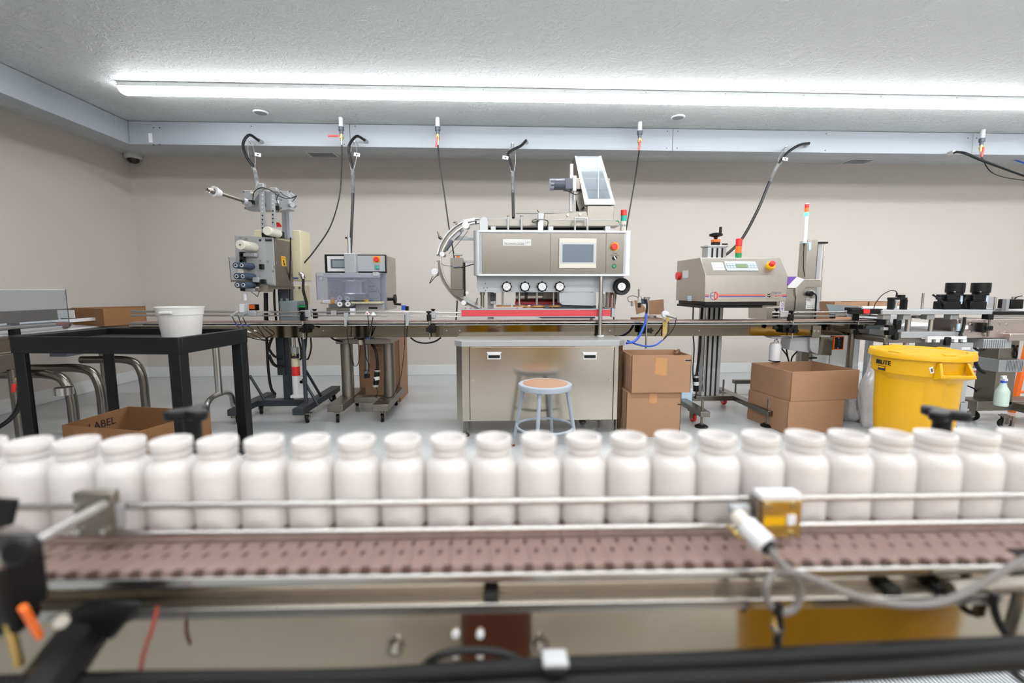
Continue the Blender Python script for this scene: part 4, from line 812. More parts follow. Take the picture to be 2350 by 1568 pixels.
O('cross_block', M.alu, wm, ('pb', 558, 581, 585, 589, yw-.06, .04), bevel=.002); O('cross_block', M.alu, wm, ('pb', 560, 617, 566, 632, yw-.04, .03)); O('cross_block', M.alu, wm, ('pb', 579, 636, 593, 648, yw-.06, .05), bevel=.002); O('side_guard', M.clear, wm, ('pp', [(525, 590), (543, 592), (548, 646), (531, 646)], yw-.07, .004)); O('guard_edge', M.slate, wm, ('cy', at(525, 590, yw-.072), at(531, 648, yw-.072), .002, 6))
O('lower_bar', M.dull, wm, ('pb', 531, 643, 592, 647, yw-.04, .03)); O('lower_head', M.steelv, wm, ('pp', [(597, 652), (615, 655), (614, 670), (592, 670)], yw, .1)); O('lower_block', M.dull, wm, ('pb', 556, 661, 594, 669, yw-.06, .06), bevel=.003); O('lower_block', M.black, wm, ('pb', 551, 660, 562, 668, yw-.07, .06), bevel=.002); O('cutter', M.alu, wm, ('pb', 563, 662, 585, 668, yw-.065, .01))
O('mandrel', M.wplastic, wm, ('pv', 562, 672, 690, yw-.03, .018, 18)); O('sensor_wire', M.cord, wm, ('pt', [(576, 670, yw-.03), (584, 675, yw-.03), (591, 681, yw-.03), (593, 672, yw-.03), (597, 669, yw-.03)], .0025, 6))
O('under_tray', M.dull, wm, ('bx', xLm+.15, xR+.01, yw+.02, yw+.33, zb0-.02, zb0)); 
# mast, top box
O('mast', M.ltgrey, wm, ('pp', [(645, 456), (663, 456), (666, 548), (648, 548)], 4.0, .06), bevel=.003); O('mast_flange', M.lav, wm, ('pb', 655, 456, 658, 548, 3.992, .01)); O('top_box', M.ltgrey, wm, ('pp', [(556, 437), (661, 438), (665, 480), (640, 484), (563, 481)], 3.74, .10), bevel=.003); O('top_box_end', M.alu, wm, ('pp', [(661, 438), (671, 447), (674, 470), (665, 481)], 3.78, .06))
for q in ((559, 440), (562, 478), (645, 459), (645, 478), (664, 440)): O('screw', M.dull, wm, ('pc', q[0], q[1], 3.735, 3.742, .007, 8))
O('tension_arm', M.alu, wm, ('pp', [(564, 466), (574, 472), (603, 431), (593, 421), (588, 426)], 3.66, .03), bevel=.002); O('arm_joint', M.chrome, wm, ('cy', at(573, 468, 3.64), at(588, 466, 3.74), .018, 14)); O('arm_joint', M.black, wm, ('pb', 571, 459, 581, 468, 3.64, .03)); O('cable_tie', M.cream, wm, ('cy', at(575, 442, 3.64), at(583, 445, 3.64), .008, 8))
g = O('reel_shaft', M.dull, wm, ('cy', at(563, 463, 3.64), at(502, 443, 3.42), .0115, 14)); O('shaft_collar', M.alu, g, ('cy', at(558, 462, 3.63), at(566, 464, 3.65), .024, 16)); O('reel_cone', M.wplastic, g, ('cy', at(505, 444, 3.43), at(490, 439, 3.38), .024, 22, .038)); O('reel_core', M.dull, g, ('cy', at(492, 440, 3.385), at(476, 435, 3.33), .022, 12, .010))
mb = MB()
for k in range(5):
    a = k*1.26; q = at(483, 438, 3.35); mb.cy(q, q+Vector((.02*math.cos(a)-.014, -.01, .02*math.sin(a))), .004, 6)
fin(mb, 'chuck_fingers', M.chrome, g, kind='stuff')
for (a, c, y0, y1) in ((597, 607, 439, 534), (622, 629.5, 432, 521)):
    g = O('perforated_bar', M.alu, wm, ('pb', a, y0, c, y1, 3.66, .02), bevel=.001)
    for k in range(9): yy = y0+8+k*(y1-y0-14)/8.5; O('hole', M.paper if k < 5 else M.hole, g, ('pc', (a+c)/2, yy, 3.657, 3.661, .006, 8))
O('bar_head', M.alu, wm, ('pb', 590, 420, 604, 432, 3.65, .05), bevel=.004); O('bar_head', M.alu, wm, ('pb', 620, 430, 634, 439, 3.65, .05), bevel=.003)
O('arm_cable', M.cord, wm, ('pt', [(580, 458, 3.63), (584, 440, 3.62), (600, 431, 3.62), (620, 436, 3.62), (637, 448, 3.62), (660, 456, 3.65), (679, 450, 3.68)], .0035)); O('arm_cable', M.cord, wm, ('pt', [(643, 441, 3.64), (655, 450, 3.64), (671, 455, 3.66), (681, 449, 3.68), (671, 463, 3.68)], .0028)); O('arm_cable', M.cord, wm, ('pt', [(640, 445, 3.64), (635, 458, 3.64), (640, 478, 3.66), (637, 487, 3.68)], .0025, 6)); O('end_knob', M.alu, wm, ('cy', at(665, 470, 3.74), at(671, 470, 3.72), .02, 12)); O('plug', M.black, wm, ('pb', 630, 472, 637, 482, 3.70, .03)); O('plug', M.black, wm, ('pb', 606, 466, 609.5, 475, 3.735, .01)); O('plug', M.wplastic, wm, ('pb', 629, 459, 637, 466, 3.70, .03))
O('guard_box', M.black, wm, ('pb', 600, 531, 647, 546, 3.86, .05), bevel=.002); O('red_dial', M.red, wm, ('pp', [(634, 510), (640, 511), (645, 517), (646, 521), (634, 521)], 3.93, .01)); 
O('control_cabinet', M.cream, wm, ('pb', 587, 528, 691, 645, 4.16, .22), bevel=.003); O('cabinet_skirt', M.cream, wm, ('pb', 672, 655, 695, 700, 4.16, .16), bevel=.003); O('cabinet_lock', M.chrome, wm, ('pc', 687, 661, 4.15, 4.165, .01, 12)); O('cabinet_strip', M.inkblue, wm, ('pb', 672, 637, 684, 640, 4.155, .005))
g = O('cable_elbow', M.chrome, wm, ('tb', [at(690, 628, 4.12), at(694, 632, 4.1), at(696, 640, 4.1)], .02, 12)); O('conduit', M.cord, wm, ('pt', [(696, 640, 4.1), (696, 665, 4.1), (701, 685, 4.1), (704, 700, 4.1), (704, 730, 4.1)], .012))
# stand
post = lambda a, b, c, d, Y, dd=.07: ('pp', [(a-8.5, b), (a+8.5, b), (c+8, d), (c-8, d)], Y, dd)
O('column', M.slate, wm, ('bx', X(656, 4.12, 780)-.034, X(656, 4.12, 780)+.034, 4.09, 4.16, .10, zb0-.02), bevel=.003); O('column_sleeve', M.slate, wm, ('bx', X(651, 4.1, 840)-.05, X(651, 4.1, 840)+.02, 4.08, 4.15, .36, .80), bevel=.003)
O('column_bracket', M.motor, wm, ('pb', 641, 661, 662, 690, 4.05, .1), bevel=.003)
g = O('junction_box', M.greybox, wm, ('pb', 642, 691, 682, 745, 3.99, .23), bevel=.004); O('mounting_ear', M.greybox, g, ('pb', 643, 685, 648, 691, 4.0, .01)); O('mounting_ear', M.greybox, g, ('pb', 656, 685, 662, 691, 4.0, .01))
fz0, fz1 = .085, .14
xrb = X(690, 3.8, 940); xlb = X(543, 3.8, 940)
O('base_beam', M.slate, wm, ('bx', xrb-.045, xrb+.045, 3.74, 4.66, fz0, fz1), bevel=.004); O('base_beam', M.slate, wm, ('bx', xlb-.045, xlb+.045, 3.74, 4.40, fz0, fz1), bevel=.004); O('cross_beam', M.slate, wm, ('bx', xlb+.045, xrb-.045, 4.05, 4.14, fz0, fz1), bevel=.004)
O('brace', M.slate, wm, ('cy', (xrb+.02, 4.2, fz1), (xrb-.0, 3.95, .42), .012, 10)); O('brace', M.slate, wm, ('cy', (xlb+.09, 4.09, fz1-.01), (xlb-.03, 4.09, .36), .012, 10)); O('brace', M.slate, wm, ('cy', (xrb+.10, 3.92, fz1-.02), (xrb-.02, 3.92, .36), .012, 10)); O('side_post', M.slate, wm, ('cy', at(702, 925, 3.82), at(696, 778, 3.82), .016, 12))
cxl, cyl_ = X(679, 3.98, 850), 3.98
def cylz(a, b): return Zh(b, cyl_, 679), Zh(a, cyl_, 679)
for (a, b, mm, r, nm) in ((797, 812, M.alu, .031, 'lift_cap'), (812, 822, M.ink, .0325, 'lift_band'), (822, 841, M.cream, .032, 'lift_label'), (841, 862, M.red, .0335, 'lift_band'), (862, 914, M.wplastic, .034, 'lift_cylinder'), (775, 797, M.chrome, .011, 'lift_rod')):
    z0, z1 = cylz(a, b); o = O(nm, mm, wm, ('cy', (cxl, cyl_, max(z0, fz1)), (cxl, cyl_, z1), r, 22))
O('lift_mark', M.yellow, wm, ('cy', at(672.5, 815, cyl_-.035), at(672.5, 815, cyl_-.03), .007, 12)); ptext('4', 'lettering', M.paper, wm, 676, 812, 680, 818, cyl_-.0345)
O('lift_base', M.wplastic, wm, ('pb', 666, 908, 697, 914, 3.93, .12), bevel=.003); O('lift_valve', M.wplastic, wm, ('pb', 686, 880, 698, 908, 3.95, .05), bevel=.004); O('valve_eye', M.chrome, wm, ('la', [(.012, 0), (.016, .004), (.012, .008), (.008, .004), (.012, 0)], at(691, 877, 3.93), 16, 'y'))
caster(wm, X(703, 3.80, 955), 3.82, fz0, .042, rot=.2); caster(wm, X(622, 4.30, 930), 4.12, fz0, .042, rot=.4); caster(wm, xlb, 3.82, fz0, .042, rot=.3); caster(wm, xrb, 4.55, fz0, .042, rot=1.)
for pts, r in (([(612, 775, 4.0), (613, 800, 4.0), (616, 850, 4.0), (622, 890, 4.02), (632, 906, 4.05)], .012), ([(616, 800, 4.02), (630, 818, 4.03), (650, 822, 4.05)], .011), ([(617, 815, 4.0), (630, 838, 4.03), (652, 842, 4.06)], .013), ([(625, 775, 4.0), (619, 790, 4.0), (616, 805, 4.0)], .012), ([(713, 775, 3.95), (714, 800, 3.95), (708, 822, 3.95), (704, 825, 3.95)], .007), ([(703, 775, 3.95), (701, 800, 3.95), (696, 817, 3.96), (688, 826, 3.96)], .008), ([(685, 775, 3.95), (690, 800, 3.95), (692, 822, 3.95)], .009), ([(692, 775, 3.93), (697, 800, 3.93), (690, 818, 3.93)], .008), ([(667, 545, 3.9), (664, 700, 4.05), (663, 730, 4.05)], .005), ([(629, 660, 4.0), (630, 700, 4.0), (634, 735, 4.02)], .010), ([(610, 672, 4.0), (611, 735, 4.0)], .018), ([(615, 735, 4.0), (612, 775, 4.0)], .012)):
    O('machine_cable', M.cord, wm, ('pt', pts, r))

# ================================================================ SHRINK BANDER
sb = thing('bottle_bander', 'steel bottle banding machine with small display on an H-shaped wheeled stand', 'machine', (X(830, 4.0), 4.1, 0))
yb_ = 3.95; xrs = X(886, yb_, 640)
O('body', M.steelv, sb, ('bx', X(750, yb_, 640), xrs, yb_+.01, yb_+.40, Zh(712, yb_, 830), Zh(586, yb_, 830)), bevel=.002)
O('control_frame', M.black, sb, ('pb', 745, 584, 886, 627, yb_-.01, .03), bevel=.003)
g = O('display_panel', M.paper, sb, ('pb', 751, 588, 795, 623, yb_-.016, .006), bevel=.001); O('display_frame', M.motor, g, ('pb', 759, 595, 796, 616, yb_-.019, .003)); O('display', M.greybox, g, ('pb', 763, 598, 793, 613, yb_-.021, .002))
g = O('control_panel', M.ltgrey, sb, ('pb', 817, 587, 883, 623, yb_-.016, .006), bevel=.001); O('stop_plate', M.yellow, g, ('pb', 856, 588, 872.5, 602, yb_-.019, .003)); O('stop_button', M.red, g, ('pc', 863, 595, yb_-.045, yb_-.018, .021, 22), bevel=.004); O('switch_plate', M.greybox, g, ('pb', 859, 608, 871.5, 620.5, yb_-.019, .003)); O('power_switch', M.teal, g, ('pc', 865, 614, yb_-.034, yb_-.018, .014, 18), bevel=.003)
O('centre_mast', M.alu, sb, ('pb', 790, 582, 816, 627, yb_-.08, .07), bevel=.004); O('air_cylinder', M.alu, sb, ('pv', 801, 545, 583, yb_-.04, .014, 14)); O('cylinder_fitting', M.black, sb, ('pb', 792, 544, 796, 549, yb_-.05, .02)); O('cylinder_fitting', M.alu, sb, ('pv', 800, 539, 546, yb_-.04, .008)); O('air_tube', M.cream, sb, ('pt', [(794, 548, yb_-.05), (796, 560, yb_-.05), (798, 580, yb_-.04)], .004))
O('front_board', M.lav, sb, ('pp', [(752, 627), (886, 627), (888, 712), (758, 712), (757, 668)], yb_-.002, .012), bevel=.001)
# acrylic guard box
O('guard_bar', M.lav, sb, ('pb', 725, 627, 873, 637, yb_-.20, .012), bevel=.002)
O('guard_front', M.smoky, sb, ('pp', [(726, 637), (872, 637), (874, 690), (728, 688)], yb_-.198, .005)); O('guard_top', M.smoky, sb, ('pl', [at(726, 627, yb_-.195), at(873, 627, yb_-.195), at(873, 627, yb_-.195)+Vector((0, .19, .0)), at(726, 627, yb_-.195)+Vector((0, .19, 0))], .004)); O('guard_edge', M.motor, sb, ('cy', at(873, 628, yb_-.2), at(875, 692, yb_-.2), .002, 6)); O('guard_edge', M.motor, sb, ('cy', at(725, 628, yb_-.2), at(728, 688, yb_-.2), .002, 6))
for px in (733, 862): O('guard_hinge', M.alu, sb, ('pb', px-7, 625, px+7, 634, yb_-.205, .02), bevel=.002)
O('guard_knob', M.alu, sb, ('pc', 736, 640, yb_-.21, yb_-.19, .014, 14))
for (a, b, r) in ((644, 646, .088), (672.5, 675, .09)): O('reel_flange', M.wplastic, sb, ('pv', 812, a, b, yb_-.11, r, 36))
O('film_reel', M.film, sb, ('pv', 811, 646, 673, yb_-.11, .068, 28)); O('reel_hub', M.alu, sb, ('pv', 813, 640, 676, yb_-.11, .012))
O('reel_clamp', M.alu, sb, ('pb', 838, 640, 841, 676, yb_-.06, .02), ('pb', 834, 654, 845, 660, yb_-.07, .03)); O('clamp_lever', M.black, sb, ('pb', 845, 656, 858, 659, yb_-.07, .02)); O('clamp_knob', M.motor, sb, ('lobe', 843, 679, yb_-.09, yb_-.07, .016, 5, .2)); O('reel_rail', M.alu, sb, ('pb', 800, 678, 850, 681.5, yb_-.08, .03)); O('guide_cable', M.cord, sb, ('pt', [(841, 640, yb_-.08), (855, 650, yb_-.08), (868, 665, yb_-.08), (873, 680, yb_-.08)], .0022, 6)); O('guide_cable', M.cord, sb, ('pt', [(850, 662, yb_-.08), (864, 668, yb_-.08), (874, 676, yb_-.08), (866, 684, yb_-.08), (848, 690, yb_-.08)], .0022, 6))
for (a, b) in ((779.5, 684.5), (797, 685.5), (779.5, 698), (798, 698)): g = O('feed_roller', M.wplastic, sb, ('pc', a, b, yb_-.17, yb_-.04, .0225, 22), bevel=.002); O('roller_rim', M.motor, g, ('pc', a, b, yb_-.168, yb_-.15, .0235, 22)); O('roller_bolt', M.dull, g, ('pc', a, b, yb_-.175, yb_-.165, .007, 8))
O('film_tube', M.wplastic, sb, ('cy', at(741, 692, yb_-.14), at(776, 693, yb_-.12), .019, 18)); O('film_collar', M.tan, sb, ('cy', at(761, 690, yb_-.13), at(769, 690, yb_-.13), .029, 22)); O('film_collar', M.cream, sb, ('cy', at(738, 690, yb_-.14), at(742, 691, yb_-.14), .024, 20))
O('yellow_tray', M.cream, sb, ('pb', 805, 693, 874, 697, yb_-.16, .12), bevel=.002); O('tray_post', M.yellow, sb, ('pv', 840, 687, 693, yb_-.1, .02)); O('lower_plate', M.alu, sb, ('pb', 816, 698, 881, 713, yb_-.05, .04), bevel=.002); O('slot', M.hole, sb, ('pb', 846, 705, 866, 709, yb_-.053, .004)); O('slot', M.hole, sb, ('pb', 847, 668, 864, 671, yb_-.004, .003)); O('base_tray', M.dull, sb, ('pb', 749, 707, 802, 722, yb_-.13, .2), bevel=.003)
for q in ((762, 671), (771, 671), (765, 660), (836, 708), (842, 709), (874, 709), (880, 709), (893, 687), (893, 693)): O('bolt', M.motor, sb, ('pc', q[0], q[1], yb_-.012, yb_-.001, .006, 8)) if q[0] < 888 else None
# crank
q = at(900, 687, yb_+.02); g = O('crank', M.black, sb, ('cy', (xrs, yb_+.05, q.z), (xrs+.05, yb_+.05, q.z), .014, 12)); O('crank_wheel', M.black, g, ('cy', (xrs+.05, yb_+.05, q.z), (xrs+.07, yb_+.05, q.z), .042, 26), bevel=.005); O('crank_handle', M.black, g, ('cy', (xrs+.06, yb_+.03, q.z-.04), (xrs+.115, yb_+.03, q.z-.045), .010, 12), ('cy', (xrs+.06, yb_+.04, q.z), (xrs+.06, yb_+.03, q.z-.045), .009, 8))
# stand
O('top_beam', M.dull, sb, ('pb', 770, 777, 897, 790, 3.93, .36), bevel=.006); zt_b = Zh(790, 3.93, 830)
O('beam_gusset', M.dull, sb, ('pb', 812, 774, 858, 778, 3.96, .2))
xf1, xf2 = X(757, 3.8, 930), X(861, 3.8, 930)
for x in (X(797, 4.1, 840), X(893, 4.1, 840)): O('column', M.dull, sb, ('cy', (x, 4.1, .165), (x, 4.1, zt_b), .053, 28))
O('centre_column', M.dull, sb, ('pv', 842, 790, 849, 4.1, .022)); O('column_foot', M.motor, sb, ('pv', 842, 849, 853, 4.1, .026))
O('gauge', M.cream, sb, ('pb', 823, 780, 830, 792, 3.9, .03), bevel=.003); O('gauge_cap', M.black, sb, ('pb', 821, 776, 831, 781, 3.9, .03))
zf0, zf1 = .105, .165
xc1, xc2 = X(797, 4.1, 890), X(893, 4.1, 890)
for x in (xc1, xc2): O('base_beam', M.dull, sb, ('bx', x-.065, x+.065, 3.76, 4.44, zf0, zf1), bevel=.004)
O('cross_beam', M.dull, sb, ('bx', xc1+.065, xc2-.065, 4.07, 4.17, zf0-.005, zf1-.01), bevel=.004)
for x in (xc1, xc2):
    caster(sb, x, 3.82, zf0, .036, rot=.3); caster(sb, x+.0, 4.38, zf0, .036, rot=.1)
g = O('cord_plug', M.black, sb, ('cy', at(862, 888, 4.02), at(866, 848, 4.02), .024, 16)); O('plug_ring', M.alu, g, ('cy', at(866, 849, 4.02), at(866, 853, 4.02), .026, 16)); O('plug_band', M.paper, g, ('cy', at(864, 864, 4.02), at(865, 872, 4.02), .0255, 16)); O('plug_ring', M.alu, g, ('cy', at(862, 883, 4.02), at(862, 888, 4.02), .026, 16)); O('power_cable', M.cord, sb, ('pt', [(853, 790, 4.05), (862, 805, 4.03), (866, 830, 4.02), (866, 850, 4.02)], .012)); O('thin_cable', M.cord, sb, ('pt', [(834, 777, 3.92), (838, 800, 3.92), (840, 820, 3.95), (847, 838, 4.0), (845, 850, 4.0)], .004)); O('thin_cable', M.cord, sb, ('pt', [(828, 790, 3.95), (824, 825, 4.0), (820, 838, 4.0), (813, 840, 4.0), (810, 828, 4.03)], .003)); O('thin_cable', M.cord, sb, ('pt', [(863, 889, 4.02), (867, 900, 4.0), (863, 912, 3.95), (876, 914, 3.9), (885, 918, 3.88)], .003))
O('hanging_valve', M.black, sb, ('pb', 836, 859, 848, 868, 4.0, .03), bevel=.004); O('hanging_valve', M.motor, sb, ('cy', at(841, 853, 4.05), at(837, 868, 4.02), .014, 12))

# ================================================================ CAP SEALER
cs = thing('cap_sealer', 'boxy stainless cap sealer with sloped control face, striped logo and red wheels', 'machine', (X(1650, 4.0), 4.0, 0))
ys0, ys1 = 3.60, 4.18
xA, xB = X(1618, ys0, 660), X(1806, ys0, 660)
zb1, zm1, zt1 = Zh(693, ys0, 1700), Zh(632, ys0, 1700), Zh(592, ys0+.12, 1700)
prof = [(ys0, zb1), (ys0, zm1), (ys0+.11, zt1), (ys1, zt1), (ys1, zb1)]
b = MB(); b.prism3([(xA, y, z) for y, z in prof], (xB-xA, 0, 0)); fin(b, 'housing', M.steelv, cs, bevel=.003)
def sealer(u, v, off=.0): # point on the sloped face; u,v in 0..1
    a = Vector((xA, ys0, zm1)); b_ = Vector((xB, ys0, zm1)); c_ = Vector((xA, ys0+.11, zt1)); n = Vector((0, -(zt1-zm1), .11)).normalized()
    return a.lerp(b_, u)+(c_-a)*v+n*off
tl_ = math.atan2(zt1-zm1, .11)
def slab(nm, m, par, u0, u1, v0, v1, th, off=0.):
    b = MB(); n = Vector((0, -(zt1-zm1), .11)).normalized(); b.prism3([sealer(u0, v0, off), sealer(u1, v0, off), sealer(u1, v1, off), sealer(u0, v1, off)], n*th); return fin(b, nm, m, par, bevel=0)
slab('spec_label', M.paper, cs, .115, .255, .28, .72, .0008); slab('spec_print', M.greycord, cs, .125, .245, .56, .575, .0004, .001); slab('spec_print', M.greycord, cs, .125, .245, .42, .43, .0004, .001)
g = slab('control_panel', M.ltblue, cs, .28, .66, .26, .76, .004)
slab('key_pad', M.greybox, g, .29, .655, .38, .64, .001, .004); slab('display', M.lcd, g, .405, .535, .40, .60, .002, .005)
for k in range(6):
    u = (.30, .335, .37, .555, .59, .625)[k]
    for v in (.42, .54): slab('key', M.ltblue, g, u, u+.025, v, v+.07, .0012, .005)
c1 = sealer(.825, .5, 0); nn = Vector((0, -(zt1-zm1), .11)).normalized(); g = O('emergency_stop', M.yellow, cs, ('cy', c1, c1+nn*.02, .035, 26)); O('stop_button', M.red, g, ('cy', c1+nn*.018, c1+nn*.05, .021, 22), bevel=.004)
yl = ys0-.0008
for (a, c) in ((1618.5, 1627), (1650, 1757), (1796, 1805.5)):
    O('red_stripe', M.inkred, cs, ('pb', a, 676.5, c, 678.8, yl, .0007)); O('blue_stripe', M.inkblue, cs, ('pb', a, 680, c, 682.2, yl, .0007))
# ED emblem
cE = at(1639, 679.5, ys0); rE = .034
def ringseg(a0, a1, r0, r1, nm, m):
    b = MB(); n = 14
    o_ = [(cE.x+r1*math.cos(a0+(a1-a0)*i/n), yl, cE.z+r1*math.sin(a0+(a1-a0)*i/n)) for i in range(n+1)]; i_ = [(cE.x+r0*math.cos(a0+(a1-a0)*i/n), yl, cE.z+r0*math.sin(a0+(a1-a0)*i/n)) for i in range(n+1)]
    for i in range(n): b.prism3([o_[i], o_[i+1], i_[i+1], i_[i]], (0, .0007, 0))
    return fin(b, nm, m, cs)
ringseg(PI/2+.15, 3*PI/2-.15, rE*.86, rE, 'logo_e', M.inkblue); O('logo_e_bar', M.inkblue, cs, ('bx', cE.x-rE*.86, cE.x-.004, yl, yl+.0007, cE.z-.003, cE.z+.003)); ringseg(-PI/2+.05, PI/2-.05, rE*.66, rE, 'logo_d', M.inkred); O('logo_d_bar', M.inkred, cs, ('bx', cE.x+.001, cE.x+.008, yl, yl+.0007, cE.z-rE, cE.z+rE))
ptext('Sigma', 'lettering', M.motor, cs, 1773, 669.5, 1793, 675.5, yl); ptext('CapSeal', 'lettering', M.inkred, cs, 1773, 676.5, 1795.5, 682, yl); ptext('www.enerconind.com', 'lettering', M.greycord, cs, 1758, 685.3, 1790, 687, yl); O('logo_divider', M.ink, cs, ('pb', 1771, 669, 1771.5, 685, yl, .0007)); O('logo_swoosh', M.ink, cs, ('pp', [(1758, 677), (1762, 682), (1767, 683), (1769, 678), (1768, 682), (1763, 680)], yl, .0007), ('pp', [(1762, 674), (1765, 675), (1769, 673), (1768, 676), (1765, 678), (1761, 677)], yl, .0007))
O('rating_label', M.paper, cs, ('bx', xA-.001, xA, 3.93, 4.05, Zh(638, 4.0, 1570), Zh(621, 4.0, 1570))); O('rating_label', M.ltblue, cs, ('bx', xA-.001, xA, 3.84, 3.92, Zh(691, 3.9, 1580), Zh(679, 3.9, 1580))); O('side_knob', M.red, cs, ('cy', (xA-.02, 4.13, Zh(633, 4.1)), (xA, 4.13, Zh(633, 4.1)), .035, 22)) 
O('base_plate', M.black, cs, ('bx', xA+.015, xB-.06, ys0+.02, ys1-.03, zb1-.03, zb1), bevel=.004); O('coil_tray', M.black, cs, ('bx', xA-.02, xB-.16, ys0+.05, ys1-.08, zb1-.05, zb1-.028), bevel=.003)
# pillar
xp = X(1630, 4.1, 800); zp = .13
O('pillar', M.alu, cs, ('bx', xp-.085, xp+.085, 4.06, 4.18, zp, 1.50), bevel=.004)
for dx in (-.045, .0, .045): O('pillar_slot', M.hole, cs, ('bx', xp+dx-.007, xp+dx+.007, 4.055, 4.062, zp, zb1-.03)); O('pillar_slot', M.hole, cs, ('bx', xp+dx-.007, xp+dx+.007, 4.055, 4.062, zt1, 1.49))
O('pillar_cap', M.alu, cs, ('bx', xp-.095, xp+.095, 4.05, 4.19, 1.50, 1.515), bevel=.002); xq = xp+.005
O('lead_screw', M.chrome, cs, ('cy', (xp-.1, 4.0, .2), (xp-.1, 4.0, zb1-.05), .011, 14))
hw = O('position_indicator', M.black, cs, ('bx', xq-.03, xq+.03, 4.08, 4.14, 1.515, 1.545), bevel=.004); O('indicator_window', M.orange, hw, ('bx', xq-.03, xq+.03, 4.078, 4.14, 1.545, 1.57), bevel=.003)
O('handwheel', M.black, cs, ('la', [(.012, 1.57), (.018, 1.59), (.056, 1.602), (.058, 1.618), (.03, 1.628)], (xq, 4.11, 0), 28)); O('handwheel_grip', M.black, cs, ('cy', (xq+.035, 4.10, 1.62), (xq+.035, 4.10, 1.68), .012, 14)); O('lock_lever', M.black, cs, ('ob', (xq+.06, 4.06, 1.525), (.05, .02, .012)), bevel=.004)
g = O('signal_tower', M.green, cs, ('pv', 1694.5, 581, 596, 3.95, .026, 22)); O('lamp_lens', M.orange, g, ('pv', 1694.8, 565.5, 581, 3.95, .0265, 22)); O('lamp_lens', M.red, g, ('pv', 1696, 548, 565, 3.95, .0265, 22), bevel=.002)
# base
xB1, xB2 = X(1612, 3.55, 955), X(1764, 3.55, 955)
z0, z1 = .10, .145
O('base_beam', M.steel, cs, ('bx', xB1-.04, xB1+.04, 3.50, 4.42, z0, z1), bevel=.003); O('base_beam', M.steel, cs, ('bx', xB2-.04, xB2+.04, 3.50, 4.42, z0, z1), bevel=.003); O('cross_beam', M.steel, cs, ('bx', xB1+.04, xB2-.04, 4.03, 4.13, z0, z1), bevel=.003)
for x in (xB1, xB2):
    foot(cs, x, 3.56, z1+.085, .045, .010); O('foot_pad', M.rubber, cs, ('la', [(.052, 0), (.052, .012), (.03, .024)], (x, 3.56, 0), 12))
    caster(cs, x-.0, 3.72, z0, .034, M.red, rot=.25, wd=.024)
O('threaded_rod', M.dull, cs, ('cy', (xB2, 4.30, z1), (xB2, 4.30, z1+.1), .009, 10)); caster(cs, xB2, 4.28, z0, .034, M.red, rot=.2, wd=.024)
for pts, r in (([(1591, 700, 4.0), (1590, 760, 4.0), (1593, 800, 4.0), (1590, 850, 4.0), (1592, 890, 4.0)], .006), ([(1612, 700, 4.0), (1608, 760, 4.0), (1606, 800, 4.0), (1600, 850, 4.0), (1597, 868, 4.0)], .012), ([(1598, 898, 4.0), (1596, 915, 4.02)], .006)): O('power_cable', M.cord, cs, ('pt', pts, r))
g = O('cord_plug', M.black, cs, ('cy', at(1597, 898, 4.0), at(1597, 861, 4.0), .024, 16)); O('plug_ring', M.alu, g, ('cy', at(1597, 862, 4.0), at(1597, 867, 4.0), .026, 16)); O('plug_band', M.paper, g, ('cy', at(1597, 876, 4.0), at(1597, 884, 4.0), .0255, 16))
O('water_box', M.ltblue, cs, ('pb', 1563, 893, 1589, 922, 3.95, .2), bevel=.006)

# ================================================================ LASER CODER / METAL HOUSING behind
lm = thing('label_coder', 'steel coding machine with purple flash, power plug and tall signal pole, behind the cap sealer', 'machine', (X(1850, 4.3), 4.35, 0))
yc = 4.22
O('housing', M.steelv, lm, ('pp', [(1790, 663), (1826, 661), (1846, 641), (1884, 642), (1875, 661), (1873, 720), (1870, 735), (1760, 735), (1760, 705), (1790, 704)], yc, .32), bevel=.003)
O('sloped_cover', M.wplastic, lm, ('pp', [(1829, 635), (1846, 641), (1826, 661), (1809, 661), (1809, 656)], yc-.02, .03)); O('purple_flash', M.purple, lm, ('pp', [(1800, 635), (1829, 635), (1810, 656), (1800, 640)], yc-.018, .02)); O('top_cover', M.steelv, lm, ('pp', [(1846, 641), (1884, 642), (1884, 660), (1850, 660), (1840, 672), (1826, 681), (1826, 661)], yc-.02, .36), bevel=.003)
O('door_gap', M.hole, lm, ('pb', 1824.5, 662, 1826, 720, yc-.004, .004)); g = O('power_inlet', M.alu, lm, ('la', [(.034, 0), (.034, -.006), (.026, -.008)], at(1862.5, 674, yc-.002), 8, 'y')); O('inlet_plug', M.black, g, ('pc', 1863, 674, yc-.05, yc-.005, .024, 16), bevel=.004); O('power_cable', M.cord, lm, ('pt', [(1868, 674, yc-.05), (1873, 680, yc-.04), (1872, 705, yc-.02), (1870, 735, yc-.02)], .007)); O('rating_label', M.paper, lm, ('pb', 1850, 685, 1870, 709, yc-.002, .002))
for (a, b, c, d) in ((1852, 687, 1860, 688), (1852, 690, 1862, 691), (1852, 702, 1868, 703), (1852, 705, 1866, 706)): O('label_print', M.greycord, lm, ('pb', a, b, c, d, yc-.003, .001))
text('9450', 'lettering', M.inkblue, lm, at(1796, 706, 3.72), .085, .028, rot=(PI/2, -PI/2, 0)) if False else None
sk = O('code_strip', M.paper, lm, ('pb', 1791, 690, 1800, 722, yc-.42, .002)); text('9450', 'lettering', M.purple, sk, at(1795.5, 705, yc-.421), .105, .024, rot=(PI/2, -PI/2, 0))
O('strip_arm', M.alu, lm, ('pb', 1793, 689, 1798, 692, yc-.42, .42))
